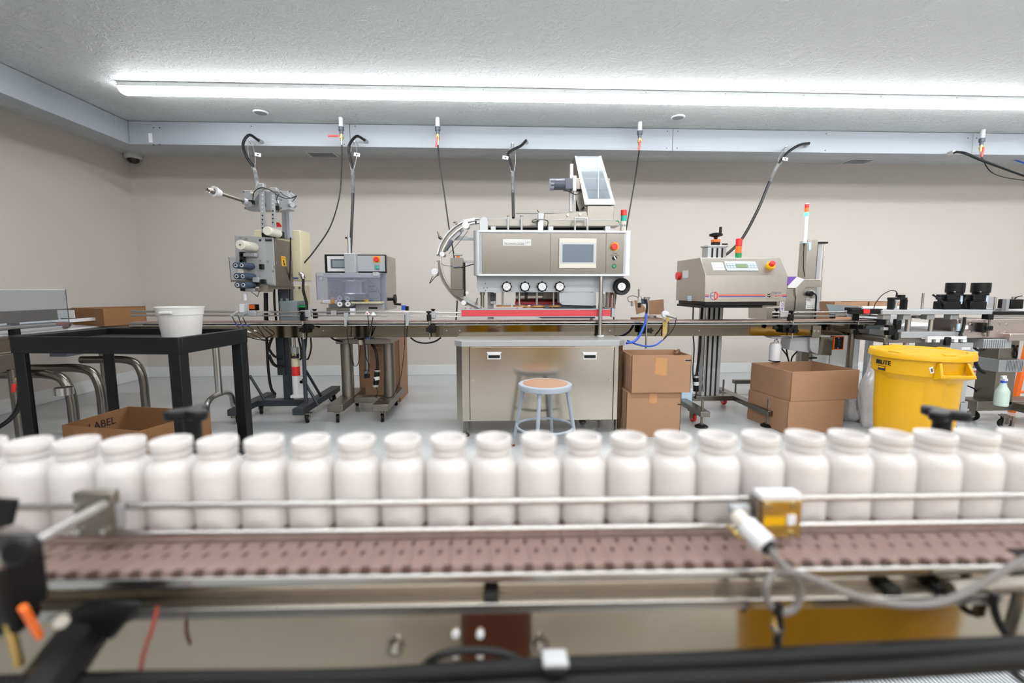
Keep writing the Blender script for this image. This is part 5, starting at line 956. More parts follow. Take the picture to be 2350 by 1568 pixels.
O('mast', M.steelv, lm, ('pp', [(1854, 552), (1865, 549), (1878, 550), (1870, 641), (1847, 641)], 4.45, .12), bevel=.002); O('mast_bar', M.alu, lm, ('pp', [(1879, 558), (1887, 558), (1879, 642), (1872, 642)], 4.5, .03)); O('mast_rod', M.chrome, lm, ('cy', at(1892, 560, 4.5), at(1883, 690, 4.5), .006, 8)); O('mast_cross', M.black, lm, ('pb', 1878, 555, 1901, 559, 4.48, .04), bevel=.003)
O('side_bracket', M.ltgrey, lm, ('pp', [(1874, 661), (1882, 661), (1880, 712), (1873, 712)], yc+.02, .02)); O('grey_wedge', M.lav, lm, ('pp', [(1873, 709), (1884, 709), (1876, 716)], yc, .02))
zz = lambda px, py: at(px, py, 4.3)
g = O('signal_pole', M.wplastic, lm, ('cy', zz(1847, 556), zz(1850.5, 497), .018, 18)); O('lit_lens', M.greenlit, g, ('cy', zz(1850.5, 497), zz(1851, 487.5), .0185, 18)); O('lamp_lens', M.orange, g, ('cy', zz(1851, 487.5), zz(1851.5, 478), .0185, 18)); O('lamp_lens', M.red, g, ('cy', zz(1851.5, 478), zz(1852, 469), .0185, 18)); O('lamp_cap', M.wplastic, g, ('cy', zz(1852, 469), zz(1852.2, 467), .017, 18)); O('pole_bracket', M.ltblue, g, ('pb', 1843, 556, 1862, 557.5, 4.28, .06), ('pp', [(1856, 557), (1862, 557), (1861, 572), (1857, 575)], 4.44, .01)); O('pole_cable', M.cord, lm, ('pt', [(1845, 562, 4.3), (1844, 590, 4.3), (1844, 615, 4.3), (1847, 635, 4.3)], .004)); O('pole_gland', M.black, g, ('cy', zz(1845, 559), zz(1845, 564), .008, 10))
O('stand_column', M.ltgrey, lm, ('bx', X(1832, 4.3, 820), X(1853, 4.3, 820), 4.26, 4.34, .11, .86), bevel=.003); O('stand_beam', M.steel, lm, ('bx', X(1683, 4.65, 880), X(1860, 4.65, 880), 4.62, 4.68, .13, .17), bevel=.003); foot(lm, X(1688, 4.65, 890), 4.65, .14, .035); foot(lm, X(1850, 4.65, 890), 4.65, .14, .035); O('stand_spine', M.steel, lm, ('bx', X(1842, 4.3, 880)-.03, X(1842, 4.3, 880)+.03, 3.9, 4.68, .10, .13)); foot(lm, X(1842, 4.3, 880), 3.95, .11, .035)
O('lower_knob', M.black, lm, ('pb', 1853, 820, 1876, 824, 4.15, .04), bevel=.006); O('lower_post', M.chrome, lm, ('pv', 1862, 806, 838, 4.2, .014)); O('lower_arm', M.alu, lm, ('bx', X(1862, 4.2, 820)-.01, X(1862, 4.2, 820)+.01, 4.2, 4.28, .42, .44))

# ================================================================ YELLOW BINS
def brute(xc, yc_, lab, group=None, ang0=0., lidded=True, writing=True):
    t = thing('trash_bin', lab, 'bin', (xc, yc_, 0), group)
    h = .69; r0, r1 = .205, .262
    n = 72; b = MB(); rings = [(.0, r0*.97), (.012, r0), (.30, r0+.025), (.52, r1-.026), (.55, r1-.022), (.565, r1-.006), (.66, r1), (h, r1+.003)]
    vs = []; m = len(rings)
    for z, r in rings:
        for i in range(n):
            a = 2*PI*i/n; rr_ = r
            if .1 < z < .53:
                k = (math.degrees(a)-ang0+360) % 90
                if 12 < k < 78: rr_ = r-.012
            vs.append((xc+rr_*math.cos(a), yc_+rr_*math.sin(a), z))
    fs = [(i*n+k, i*n+(k+1) % n, (i+1)*n+(k+1) % n, (i+1)*n+k) for i in range(m-1) for k in range(n)]+[tuple(range(n))[::-1]]
    b.add(vs, fs); fin(b, 'body', M.yellow, t, ang=25)
    g = O('lid', M.yellow, t, ('la', [(.02, h+.02), (.12, h+.021), (.175, h+.012), (.215, h+.014), (.245, h+.024), (.272, h+.020), (.281, h+.006), (.281, h-.022), (.270, h-.024), (.268, h+.002)], (xc, yc_, 0), 72, 'z', False))
    mbx = MB()
    for k in range(6):
        a = k*PI/3+.3; mbx.ob((xc+.25*math.cos(a), yc_+.25*math.sin(a), h+.018), (.05, .07, .02), a)
    fin(mbx, 'lid_lug', M.yellow, g, bevel=.006)
    O('lid_disc', M.yellow, g, ('la', [(.02, h+.021), (.10, h+.0225), (.115, h+.019)], (xc, yc_, 0), 48))
    for s_ in (0, PI):
        a = math.radians(-96)+s_; d = Vector((math.cos(a), math.sin(a), 0)); tn = Vector((-d.y, d.x, 0)); c = Vector((xc, yc_, 0))+d*(r1+.0)
        hd = O('handle', M.yellow, t, ('prism3', [c+tn*-.10+Vector((0, 0, .55)), c+tn*.10+Vector((0, 0, .55)), c+tn*.10+d*.05+Vector((0, 0, .57)), c+tn*-.10+d*.05+Vector((0, 0, .57))], (0, 0, .022)), bevel=.006)
        for e in (-.105, .105):
            O('handle_bracket', M.yellow, hd, ('prism3', [c+tn*e-d*.015+Vector((0, 0, .55)), c+tn*e+d*.05+Vector((0, 0, .57)), c+tn*e*.85+d*.01+Vector((0, 0, h-.03)), c+tn*e*.85-d*.015+Vector((0, 0, h-.03))], tn*(.016 if e < 0 else -.016)), bevel=.004)
    return t, h, r1
bx_, by_ = X(2111, 2.97, 815), 2.97
bn, hB_, rB = brute(bx_, by_, 'yellow round trash bin with lid and black lettering, right of the open cardboard boxes', ang0=-20)
def curved_text(s, par, cx_, cy_, r, a_c, z, w_, h_, m):
    cu = bpy.data.curves.new('lettering', 'FONT'); cu.body = s; cu.align_x = 'CENTER'; cu.align_y = 'CENTER'; cu.extrude = .002; cu.resolution_u = 3; cu.offset = .01
    o = bpy.data.objects.new('lettering', cu); col.objects.link(o); dg = bpy.context.evaluated_depsgraph_get(); me = bpy.data.meshes.new_from_object(o.evaluated_get(dg)); bpy.data.objects.remove(o)
    bm = bmesh.new(); bm.from_mesh(me); bmesh.ops.subdivide_edges(bm, edges=[e for e in bm.edges if e.calc_length() > .12], cuts=4); bm.to_mesh(me); bm.free()
    x0 = min(v.co.x for v in me.vertices); x1 = max(v.co.x for v in me.vertices); y0 = min(v.co.y for v in me.vertices); y1 = max(v.co.y for v in me.vertices); o_ = org(par)
    for v in me.vertices:
        u = ((v.co.x-x0)/(x1-x0)-.5)*w_; q = ((v.co.y-y0)/(y1-y0)-.5)*h_; a = a_c+u/r; rr_ = r+(.0035 if v.co.z > 0 else -.003)
        v.co = Vector((cx_+rr_*math.cos(a), cy_+rr_*math.sin(a), z+q))-o_
    me.materials.clear(); me.materials.append(m); ob = bpy.data.objects.new('lettering', me); col.objects.link(ob); ob.parent = par
aT = math.radians(-166)+.0
# direction of the lettering centre seen at pixel 2019
dT = None
best = None
for k in range(-180, -90):
    a = math.radians(k); P3 = Vector((bx_+(rB+.001)*math.cos(a), by_+(rB+.001)*math.sin(a), .62)); v = ROT.transposed()@(P3-Vector((0, 0, H))); px = CX+F*v.x/-v.z
    if best is None or abs(px-2021) < best[0]: best = (abs(px-2021), a)
curved_text('BRUTE', bn, bx_, by_, rB-.001, best[1]+.01, .628, .112, .030, M.ink)
def curved_patch(par, nm, m, a_c, w_, z0, z1, r, off=.0012):
    b = MB(); n = 8; a0 = a_c-w_/2/r; A = [(a0+w_/r*i/n) for i in range(n+1)]
    for i in range(n): b.add([(bx_+(r+off)*math.cos(a), by_+(r+off)*math.sin(a), z) for a in (A[i], A[i+1]) for z in (z0, z1)], [(0, 2, 3, 1)])
    fin(b, nm, m, par)
curved_patch(bn, 'emblem', M.ink, best[1]-.02, .06, .572, .602, rB-.0025); curved_patch(bn, 'emblem_top', M.yellow, best[1]-.02, .052, .588, .598, rB-.003, .0022)
tg = at(2138, 850, 2.62); O('tag', M.paper, bn, ('ob', tg, (.022, .003, .038), 0, 0, -.35)); O('tag_print', M.motor, bn, ('ob', tg-Vector((0, .002, 0)), (.012, .001, .022), 0, 0, -.35))
# bins and an added photographer stand-in behind the camera, mirrored in the polished panels
brute(.84, -.08, 'yellow trash bin behind the photographer, mirrored in the near conveyor panel', 'bins mirrored in the conveyor'); brute(.42, -1.05, 'second yellow trash bin behind the photographer, mirrored in the far conveyor panel', 'bins mirrored in the conveyor'); brute(-.28, -1.0, 'third yellow trash bin behind the photographer, mirrored in the far conveyor panel', 'bins mirrored in the conveyor')
b9 = carton('cardboard_box', 'brown box on the floor behind the photographer, mirrored in the near conveyor panel', [(-.11, -.42), (.08, -.42), (.08, -.16), (-.11, -.16)], 0, .45, m=M.copper, open_=False)

# ================================================================ white cartons, bag
wc = carton('white_carton', 'white cardboard carton on top of its stack behind the open brown boxes', [(X(1905, 4.25, 800), 4.25), (X(1972, 4.25, 800), 4.25), (X(1972, 4.25, 800), 4.6), (X(1905, 4.25, 800), 4.6)], .385, .70, m=M.white, open_=False, group='white cartons behind the conveyor end')
wc2 = carton('white_carton', 'white cardboard carton at the bottom of the stack behind the open brown boxes', [(X(1893, 4.22, 860), 4.22), (X(1968, 4.22, 860), 4.22), (X(1968, 4.22, 860), 4.62), (X(1893, 4.22, 860), 4.62)], 0, .383, m=M.white, open_=False, group='white cartons behind the conveyor end')
def bag(lab, cx_, cy_, z0, z1, r, seed):
    b = MB(); n, m = 26, 14; rr = random.Random(seed); ph = [rr.uniform(0, 6.28) for _ in range(5)]; vs = []
    for j in range(m):
        t_ = j/(m-1); z = z0+(z1-z0)*t_; R0 = r*(.75+.4*math.sin(PI*min(1, t_*1.4)) - .6*max(0, t_-.6))
        for i in range(n):
            a = 2*PI*i/n; k = 1+.10*math.sin(5*a+ph[0]+t_*3)+.07*math.sin(9*a+ph[1]-t_*5)
            vs.append((cx_+R0*k*math.cos(a), cy_+R0*k*.7*math.sin(a), z+.008*math.sin(7*a+ph[2])*(0 < j < m)))
    b.add(vs, [(j*n+i, j*n+(i+1) % n, (j+1)*n+(i+1) % n, (j+1)*n+i) for j in range(m-1) for i in range(n)]+[tuple(range(n))[::-1]])
    return tag(fin(b, 'plastic_bag', M.film, None, ang=180), lab, 'bag')
pb1 = atz(1962, 968, 0); bag('clear crumpled plastic bag on the floor left of the yellow bin', pb1.x, pb1.y+.05, 0.004, .26, .10, 4)
pb2 = at(1975, 850, 3.7); bag('tall clear plastic bag draped behind the left side of the yellow bin', pb2.x-.02, 3.50, .004, .66, .12, 9)
# ================================================================ RIGHT: LABELLER
rl = thing('labelling_machine', 'long grey labelling machine frame with two black motors and chrome posts, behind the yellow bin', 'machine', (X(2150, 3.4), 3.5, 0))
yr = 3.38
def RZ(py, px=2150): return Zh(py, yr, px)
O('top_plate', M.ltgrey, rl, ('pb', 2026, 712, 2278, 722, yr, .40), bevel=.003)
O('left_arm', M.black, rl, ('pb', 1955, 709, 2026, 721, yr+.02, .05), bevel=.004); O('left_arm_tip', M.black, rl, ('pb', 1951, 706, 1978, 713, yr+.03, .06), bevel=.004); O('arm_marker', M.red, rl, ('pb', 1983, 710, 1997, 720, yr+.012, .012), bevel=.002)
g = O('sensor_bridge', M.black, rl, ('pb', 2048, 683, 2083, 688, yr+.1, .05), ('pb', 2048, 688, 2053, 711, yr+.1, .05), ('pb', 2077, 688, 2083, 711, yr+.1, .05), bevel=.002); O('bridge_block', M.black, g, ('pb', 2068, 677, 2078, 683, yr+.1, .04)); O('bridge_sensor', M.alu, g, ('pv', 2056, 690, 708, yr+.12, .010)); O('sensor_cable', M.cord, rl, ('pt', [(2056, 682, yr+.12), (2057, 670, yr+.12), (2045, 667, yr+.12), (2025, 677, yr+.12), (2010, 695, yr+.12), (2005, 708, yr+.1), (1995, 725, yr+.1)], .0035)); O('cable_boot', M.black, g, ('pv', 2058, 672, 681, yr+.12, .006))
for px, y0, y1 in ((2117, 673, 711), (2283, 682, 711), (2311, 689, 716)): O('upright_rod', M.chrome, rl, ('pv', px, y0, y1, yr+.2, .0085))
def drive(px, Y):
    g = O('drive_motor', M.black, rl, ('pv', px, 649, 672, Y, .061, 30), bevel=.004); O('motor_flange', M.black, g, ('pv', px-1, 672, 678, Y, .052, 26)); O('motor_neck', M.black, g, ('pb', px-17, 677, px+12, 692, Y-.04, .08), bevel=.004); O('motor_base', M.black, g, ('pb', px-24, 692, px+14, 712, Y-.05, .1), bevel=.006); O('motor_arm', M.black, g, ('pb', px-34, 676, px-14, 688, Y-.02, .04), bevel=.004); O('set_screw', M.chrome, g, ('pc', px, 670, Y-.066, Y-.058, .006, 10)); O('side_block', M.ltblue, g, ('pb', px+12, 679, px+17, 698, Y-.03, .05)); O('motor_cable', M.cord, g, ('pt', [(px-34, 684, Y-.03), (px-38, 690, Y-.03), (px-34, 700, Y-.02), (px-32, 712, Y-.02)], .009))
drive(2192, yr+.18); drive(2251, yr+.18)
O('motor_cable', M.cord, rl, ('pt', [(2141, 677, yr+.12), (2152, 684, yr+.12), (2165, 695, yr+.13), (2172, 712, yr+.14)], .008)); O('clear_plate', M.clear, rl, ('pb', 2264, 681, 2282, 711, yr+.24, .005)); O('black_box', M.black, rl, ('pb', 2320, 687, 2349, 709, yr+.18, .1), bevel=.004); O('box_fitting', M.chrome, rl, ('pv', 2326, 681, 688, yr+.22, .014)); O('box_cable', M.cord, rl, ('pt', [(2329, 686, yr+.2), (2336, 681, yr+.2), (2346, 679, yr+.2)], .004)); O('slide_plate', M.alu, rl, ('pb', 2309, 687, 2316, 715, yr+.15, .03)); O('black_rail', M.black, rl, ('pb', 2278, 715, 2450, 723, yr+.06, .06), bevel=.003); O('white_rail', M.wplastic, rl, ('pb', 2262, 708, 2450, 717, yr+.3, .04), bevel=.002); O('clamp_block', M.black, rl, ('pb', 2268, 722, 2281, 734, yr-.01, .05), bevel=.003); O('lower_rail', M.chrome, rl, ('pb', 2281, 724, 2450, 728, yr+.04, .03))
for px, y0, y1, r in ((2036, 733, 790, .013), (2082, 735, 792, .019), (2137, 722, 762, .016), (2191, 723, 768, .019)):
    O('support_post', M.chrome, rl, ('pv', px, y0-11, y1, yr+.06, r, 18)); O('post_collar', M.alu, rl, ('pb', px-9, 722, px+9, 734, yr+.03, .06), bevel=.005)
O('mechanism', M.ltgrey, rl, ('pb', 2103, 725, 2138, 731, yr+.1, .06), bevel=.003); O('mechanism', M.dull, rl, ('pb', 2159, 735, 2184, 759, yr+.25, .1), bevel=.003); O('mechanism', M.ltgrey, rl, ('pb', 2151, 737, 2160, 759, yr+.24, .03)); O('lower_deck', M.ltgrey, rl, ('pb', 2068, 762, 2200, 776, yr+.0, .42), bevel=.003); O('deck_edge', M.dull, rl, ('pb', 2030, 776, 2115, 787, yr+.02, .3), bevel=.003)
g = O('perforated_bracket', M.wplastic, rl, ('pb', 2129, 772, 2219, 779, yr-.03, .02), bevel=.002)
for px in (2129, 2148, 2170, 2190, 2210): O('bracket_tooth', M.wplastic, g, ('pb', px, 779, px+9, 786, yr-.03, .02))
g = O('clamp_handle', M.black, rl, ('pb', 2041, 747, 2061, 770, yr-.02, .05), bevel=.004); O('handle_grip', M.black, g, ('pb', 2058, 733, 2070, 757, yr-.03, .04), bevel=.008); O('handle_grip', M.black, g, ('pb', 2054, 764, 2064, 781, yr-.03, .04), bevel=.008); O('clamp_plate', M.alu, g, ('pb', 2028, 752, 2043, 758, yr-.01, .03))
O('cable_gland', M.black, rl, ('pb', 2172, 774, 2184, 794, yr-.05, .03), bevel=.008)
g = O('control_box', M.alu, rl, ('pb', 2180, 787, 2232, 830, yr-.02, .3), bevel=.003); O('box_label', M.paper, g, ('pb', 2207, 797, 2227, 803, yr-.022, .002)); O('leg_panel', M.ltgrey, rl, ('pb', 2186, 822, 2220, 925, yr-.04, .1), bevel=.003); O('leg', M.alu, rl, ('pb', 2204, 922, 2220, 958, yr-.04, .06), bevel=.002); foot(rl, X(2199, yr, 960), yr+.02, .16, .04); foot(rl, X(2105, yr, 960), yr+.35, .77, .04, .02); foot(rl, X(2020, yr, 960), yr+.35, .77, .04, .02)
O('rear_crossbar', M.dull, rl, ('bx', X(2020, yr, 780), X(2210, yr, 780), yr+.30, yr+.38, .76, .79))
O('steel_housing', M.pink, rl, ('pp', [(2196, 733), (2450, 733), (2450, 775), (2330, 776), (2212, 776)], yr+.0, .22), bevel=.003)
for q in ((2231, 738), (2230, 745), (2228, 762), (2295, 740), (2296, 745), (2312, 745), (2293, 762), (2310, 762), (2258, 772), (2315, 771)): O('housing_bolt', M.chrome, rl, ('pc', q[0], q[1], yr-.006, yr+.001, .008, 10))
g = O('cross_clamp', M.black, rl, ('pb', 2256, 741, 2266, 764, yr-.06, .05), bevel=.004); O('clamp_lever', M.black, g, ('pb', 2264, 748, 2280, 759, yr-.07, .04), bevel=.005); O('clamp_rod', M.dull, g, ('pv', 2269, 734, 773, yr-.02, .008)); O('side_plate', M.ltblue, rl, ('pb', 2198, 743, 2204, 760, yr-.012, .01)); O('side_plate', M.paper, rl, ('pb', 2212, 747, 2222, 756, yr-.006, .005)); O('arm_cable', M.cord, rl, ('pt', [(2214, 728, yr-.02), (2212, 745, yr-.02), (2208, 760, yr-.03), (2202, 770, yr-.03)], .010))
O('lower_arm', M.pink, rl, ('pb', 2318, 766, 2450, 782, yr-.05, .12), bevel=.004); O('ribbed_motor', M.alu, rl, ('pb', 2258, 778, 2322, 800, yr-.02, .2), bevel=.004)
for k in range(10): O('cooling_fin', M.ltgrey, rl, ('pb', 2262+k*5, 780, 2264+k*5, 799, yr-.028, .01))
# column & base with collar
xcc = X(2290, 3.62, 860)
O('column', M.dull, rl, ('bx', xcc-.085, xcc+.085, 3.56, 3.72, .16, .73), bevel=.004)
g = O('column_collar', M.alu, rl, ('bx', xcc-.105, xcc+.11, 3.53, 3.75, Zh(851, 3.6, 2290), Zh(823, 3.6, 2290)), bevel=.004)
for k in range(11): O('collar_fin', M.ltgrey, g, ('bx', xcc-.04+k*.013, xcc-.035+k*.013, 3.524, 3.532, Zh(849, 3.6, 2290), Zh(825, 3.6, 2290)))
xb0 = X(2236, 3.8, 930)
O('base_beam', M.dull, rl, ('bx', X(2215, 3.66, 920), X(2420, 3.66, 920), 3.56, 3.74, .11, .19), bevel=.006); O('base_foot', M.dull, rl, ('bx', xcc+.10, xcc+.30, 3.30, 3.86, .11, .18), bevel=.006)
caster(rl, X(2307, 3.42, 960), 3.42, .11, .045, rot=1.2); caster(rl, X(2222, 3.70, 940), 3.66, .11, .045, rot=.5); g = foot(rl, X(2332, 3.34, 965), 3.36, .12, .03)
for pts, r in (([(2229, 790, 3.5), (2240, 802, 3.52), (2252, 804, 3.55), (2266, 798, 3.58)], .010), ([(2236, 812, 3.5), (2238, 830, 3.5), (2245, 845, 3.52), (2258, 855, 3.55)], .014), ([(2326, 792, 3.55), (2334, 805, 3.55), (2332, 822, 3.55), (2328, 812, 3.55), (2336, 793, 3.55)], .006), ([(2221, 886, 3.7), (2236, 893, 3.7), (2243, 905, 3.7)], .006)): O('machine_cable', M.cord, rl, ('pt', pts, r))
O('grey_hopper_wall', M.greybox, rl, ('pp', [(1896, 698), (1970, 703), (1973, 722), (1906, 722)], 3.9, .01)); O('hopper_strut', M.alu, rl, ('bx', X(1940, 3.9, 715), X(2040, 3.6, 715), 3.86, 3.9, .90, .915)); O('hopper_strut', M.alu, rl, ('bx', X(2030, 3.5, 715), X(2040, 3.5, 715), 3.5, 3.9, .90, .915))
wr = O('label_roll', M.wplastic, None, ('cy', at(1975, 722, 4.15), at(2070, 722, 4.05), .085, 28)); tag(wr, 'large white label roll lying behind the grey labelling machine', 'roll')
# tables behind carrying cartons
tb = thing('side_table', 'plain pale table behind the labelling machine carrying brown cartons and a roll', 'table', (X(1990, 4.5), 4.5, 0))
xt0, xt1 = X(1925, 4.35, 700), X(2120, 4.35, 700)
O('table_top', M.white, tb, ('bx', xt0, xt1, 3.95, 4.95, .77, .795), bevel=.004)
for x in (xt0+.04, xt1-.04):
    for y in (4.0, 4.9): O('leg', M.alu, tb, ('bx', x-.02, x+.02, y-.02, y+.02, 0, .77))
wr.location.z = .796
for (a, c, lb_) in ((1914, 1992, 'long brown carton on the table behind the conveyor end, nearest the steel coding machine'), (1994, 2078, 'long brown carton on the table behind the labelling machine, under the black sensor bridge')):
    xa_, xb_ = max(X(a, 4.5, 700), xt0+.0), X(c, 4.5, 700)
    carton('cardboard_box', lb_, [(xa_, 4.5), (xb_, 4.5), (xb_, 4.85), (xa_, 4.85)], .796, Zh(693, 4.5, 1990), m=M.card, group='brown cartons on the rear table')
# spray bottle
sx2 = X(2297, 3.47, 900); sb_ = thing('spray_bottle', 'translucent spray bottle with blue collar standing on the steel base at the right', 'spray bottle', (sx2, 3.46, .181))
zs = .181; O('bottle', M.liquid, sb_, ('la', [(.040, 0), (.045, .006), (.045, .115), (.043, .125), (.034, .145), (.024, .165), (.020, .185), (.014, .19)], (sx2, 3.46, zs), 28)); O('collar', M.blue, sb_, ('la', [(.017, .188), (.017, .206)], (sx2, 3.46, zs), 18)); O('sprayer', M.wplastic, sb_, ('bx', sx2-.012, sx2+.015, 3.44, 3.48, zs+.206, zs+.225), ('prism3', [(sx2-.015, 3.45, zs+.222), (sx2+.016, 3.45, zs+.222), (sx2+.012, 3.45, zs+.25), (sx2-.028, 3.45, zs+.246)], (0, .02, 0)), bevel=.003)
# orange ladder at the right edge
ol = thing('step_ladder', 'orange fibreglass ladder leg leaning at the right edge', 'ladder', (X(2345, 3.55), 3.55, 0))
pL0 = Vector((X(2328, 3.6, 925), 3.6, .0)); 
O('rail', M.orange, ol, ('cy', (X(2320, 3.9, 960), 3.9, .0), (X(2372, 3.9, 760), 3.9, .95), .028, 6)); O('rail', M.orange, ol, ('cy', (X(2420, 4.1, 960), 4.1, .0), (X(2450, 4.1, 760), 4.1, .95), .028, 6))
for k in range(3): O('rung', M.orange, ol, ('cy', (X(2327+9*k, 3.9, 930-50*k), 3.9, .18+.25*k), (X(2425+6*k, 4.1, 930), 4.1, .18+.25*k), .014, 8))
# red hose along the wall base
rh = O('floor_hose', M.redguard, None, ('tb', [(X(2215, 5.6, 860), 5.85, .012), (X(2300, 5.8, 860), 5.88, .012), (X(2350, 5.8), 5.86, .012), (7.6, 5.84, .012)], .010)); tag(rh, 'thin red hose lying along the base of the back wall at the right', 'hose')

# ================================================================ FOREGROUND CONVEYOR
YF, ZB = .492, .80
fc = thing('conveyor', 'near steel conveyor carrying the row of white bottles on a pinkish belt', 'conveyor', (0, .6, 0))
fx0, fx1 = -.95, 1.15
fc.rotation_euler = (0, 0, -.014)
# belt links
pitch = .0236
def link_mesh():
    b = MB(); p = pitch; g = .0003
    y0, y1 = YF+.004, YF+.185
    left = []; k = 5; dy = (y1-y0)/k
    for i in range(k):
        o_ = (-.0015 if i % 2 else .0015); left += [(o_+g, y0+i*dy+(.0004 if i else 0)), (o_+g, y0+(i+1)*dy-.0004)]
    right = [(x+p-2*g, y) for x, y in left]
    b.pz(left+right[::-1], -.0045, 0)
    me = bpy.data.meshes.new('belt_link')
    b2 = b; me.from_pydata(b2.v, [], b2.f); bm = bmesh.new(); bm.from_mesh(me); bmesh.ops.triangulate(bm, faces=[f for f in bm.faces if len(f.verts) > 4]); bmesh.ops.recalc_face_normals(bm, faces=bm.faces); bm.to_mesh(me); bm.free(); me.materials.append(M.belt); return me
lmsh = link_mesh(); nl = int((fx1-fx0)/pitch)
def slot_mesh():
    b = MB(); b.bx(pitch-.0058, pitch+.0050, YF+.001, YF+.0085, -.0046, .0003)
    me = bpy.data.meshes.new('link_gap'); me.from_pydata(b.v, [], b.f); me.materials.append(M.beltd); return me
smsh = slot_mesh()
def dot_mesh():
    b = MB(); b.pz([(-.001+.0026*math.cos(k*PI/5)+.001*math.sin(k*PI/5), .0058*math.sin(k*PI/5)) for k in range(10)], -.001, .0002)
    me = bpy.data.meshes.new('link_slot'); me.from_pydata(b.v, [], b.f); me.materials.append(M.beltd); return me
dmsh = dot_mesh()
for i in range(nl):
    o = bpy.data.objects.new('belt_link', lmsh); col.objects.link(o); o.parent = fc; o.location = Vector((fx0+i*pitch, 0, ZB))-Vector((0, .6, 0))
    s2 = bpy.data.objects.new('link_gap', smsh); col.objects.link(s2); s2.parent = o
    for dx, dy_ in ((.5, .036), (.97, .056)):
        s3 = bpy.data.objects.new('link_slot', dmsh); col.objects.link(s3); s3.parent = o; s3.location = (pitch*dx, YF+dy_, 0)
O('belt_bed', M.beltd, fc, ('bx', fx0, fx1, YF+.005, YF+.185, ZB-.012, ZB-.005))
# frame front: wear strip, recessed panel, ledge, lower panel
O('wear_strip', M.chrome, fc, ('bx', fx0, fx1, YF-.005, YF+.003, ZB-.014, ZB-.003), bevel=.002)
O('wear_strip', M.chrome, fc, ('bx', fx0, fx1, YF+.188, YF+.196, ZB-.014, ZB-.003), bevel=.002)
px_ = [fx0, X(1637, .51, 1330), fx1]
for a, b_ in zip(px_[:-1], px_[1:]): O('upper_panel', M.mirror2, fc, ('bx', a+.0004, b_-.0004, YF+.008, YF+.012, .764, ZB-.012))
O('ledge', M.dull, fc, ('bx', fx0, fx1, YF-.008, YF+.010, .759, .764)); O('ledge_lip', M.chrome, fc, ('bx', fx0, fx1, YF-.011, YF-.006, .752, .7645), bevel=.001)
O('lower_panel', M.mirror2, fc, ('bx', fx0, fx1, YF-.005, YF-.001, .665, .752)); O('rear_panel', M.mirror2, fc, ('bx', fx0, fx1, YF+.19, YF+.194, .665, ZB-.012))
for px in (1130, 2020, 2130): O('ledge_clamp', M.hole, fc, ('bx', X(px, .5, 1362)-.009, X(px, .5, 1362)+.009, YF-.0075, YF+.008, .764, .772), bevel=.002)
for q in ((1048, 1461), (1105, 1461), (1048, 1508), (1105, 1508)): O('bolt', M.wplastic, fc, ('pc', q[0], q[1], YF-.010, YF-.004, .0044, 14), bevel=.001)
for q in ((908, 1495), (1243, 1487)): g = O('latch', M.dull, fc, ('pc', q[0], q[1], YF-.008, YF-.004, .0105, 20)); O('latch_pin', M.chrome, g, ('pc', q[0], q[1]+3, YF-.016, YF-.007, .0042, 12)); O('latch_slot', M.hole, g, ('pb', q[0]-5, q[1]-19, q[0]+4, q[1]-10, YF-.0085, .002))
# guide rails (two rods in front, two behind)
YR = .553
def zr(py): return Zh(py, YR, 1175)
O('guide_rail', M.chrome, fc, ('cy', (fx0, YR, zr(1150)), (fx1, YR, zr(1150)), .0042, 14)); O('guide_rail', M.chrome, fc, ('cy', (fx0, YR, zr(1213)), (fx1, YR, zr(1213)), .0042, 14))
O('guide_rail', M.chrome, fc, ('cy', (fx0, .652, zr(1150)), (fx1, .652, zr(1150)), .004, 12)); O('guide_rail', M.chrome, fc, ('cy', (fx0, .652, zr(1213)), (fx1, .652, zr(1213)), .004, 12))
# left bracket and rod
g = O('rail_bracket', M.dull, fc, ('pb', 158, 1137, 252, 1240, .532, .012), bevel=.002)
for q in ((153+4, 1167), (166, 1230), (226, 1229)): O('bracket_screw', M.chrome, g, ('pc', max(q[0], 164), q[1], .528, .533, .0035, 10))
O('bracket_edge', M.alu, g, ('pb', 252, 1165, 262, 1220, .535, .012))
O('adjusting_rod', M.chrome, fc, ('cy', at(228, 1166, .515), at(60, 1262, .40), .0055, 16)); O('rod_collar', M.black, fc, ('cy', at(58, 1262, .40), at(25, 1280, .385), .012, 16), bevel=.002); g = O('clamp_block', M.black, fc, ('ob', at(-2, 1335, .42), (.045, .04, .07)), bevel=.005); O('clamp_screw', M.chrome, g, ('cy', at(-22, 1300, .385), at(-4, 1296, .39), .008, 12)); O('clamp_body', M.black, fc, ('ob', at(-10, 1400, .43), (.05, .03, .05), .1), bevel=.006)
O('clamp_tail', M.black, fc, ('cy', at(195, 1450, .47), at(60, 1640, .40), .024, 8), bevel=.004); O('clamp_bolt', M.dull, fc, ('cy', at(134, 1437, .41), at(135, 1437, .43), .006, 12)); O('tail_link', M.black, fc, ('pp', [(190, 1392), (320, 1394), (250, 1480), (150, 1490), (110, 1440)], .455, .007), bevel=.004); O('black_corner', M.black, fc, ('pp', [(-80, 1150), (25, 1155), (12, 1215), (-80, 1240)], .50, .005), bevel=.004)
O('orange_strap', M.orange, fc, ('cy', at(45, 1405, .39), at(83, 1472, .41), .0032, 10)); O('brass_rod', M.brass, fc, ('cy', at(8, 1440, .42), at(35, 1540, .42), .004, 10))
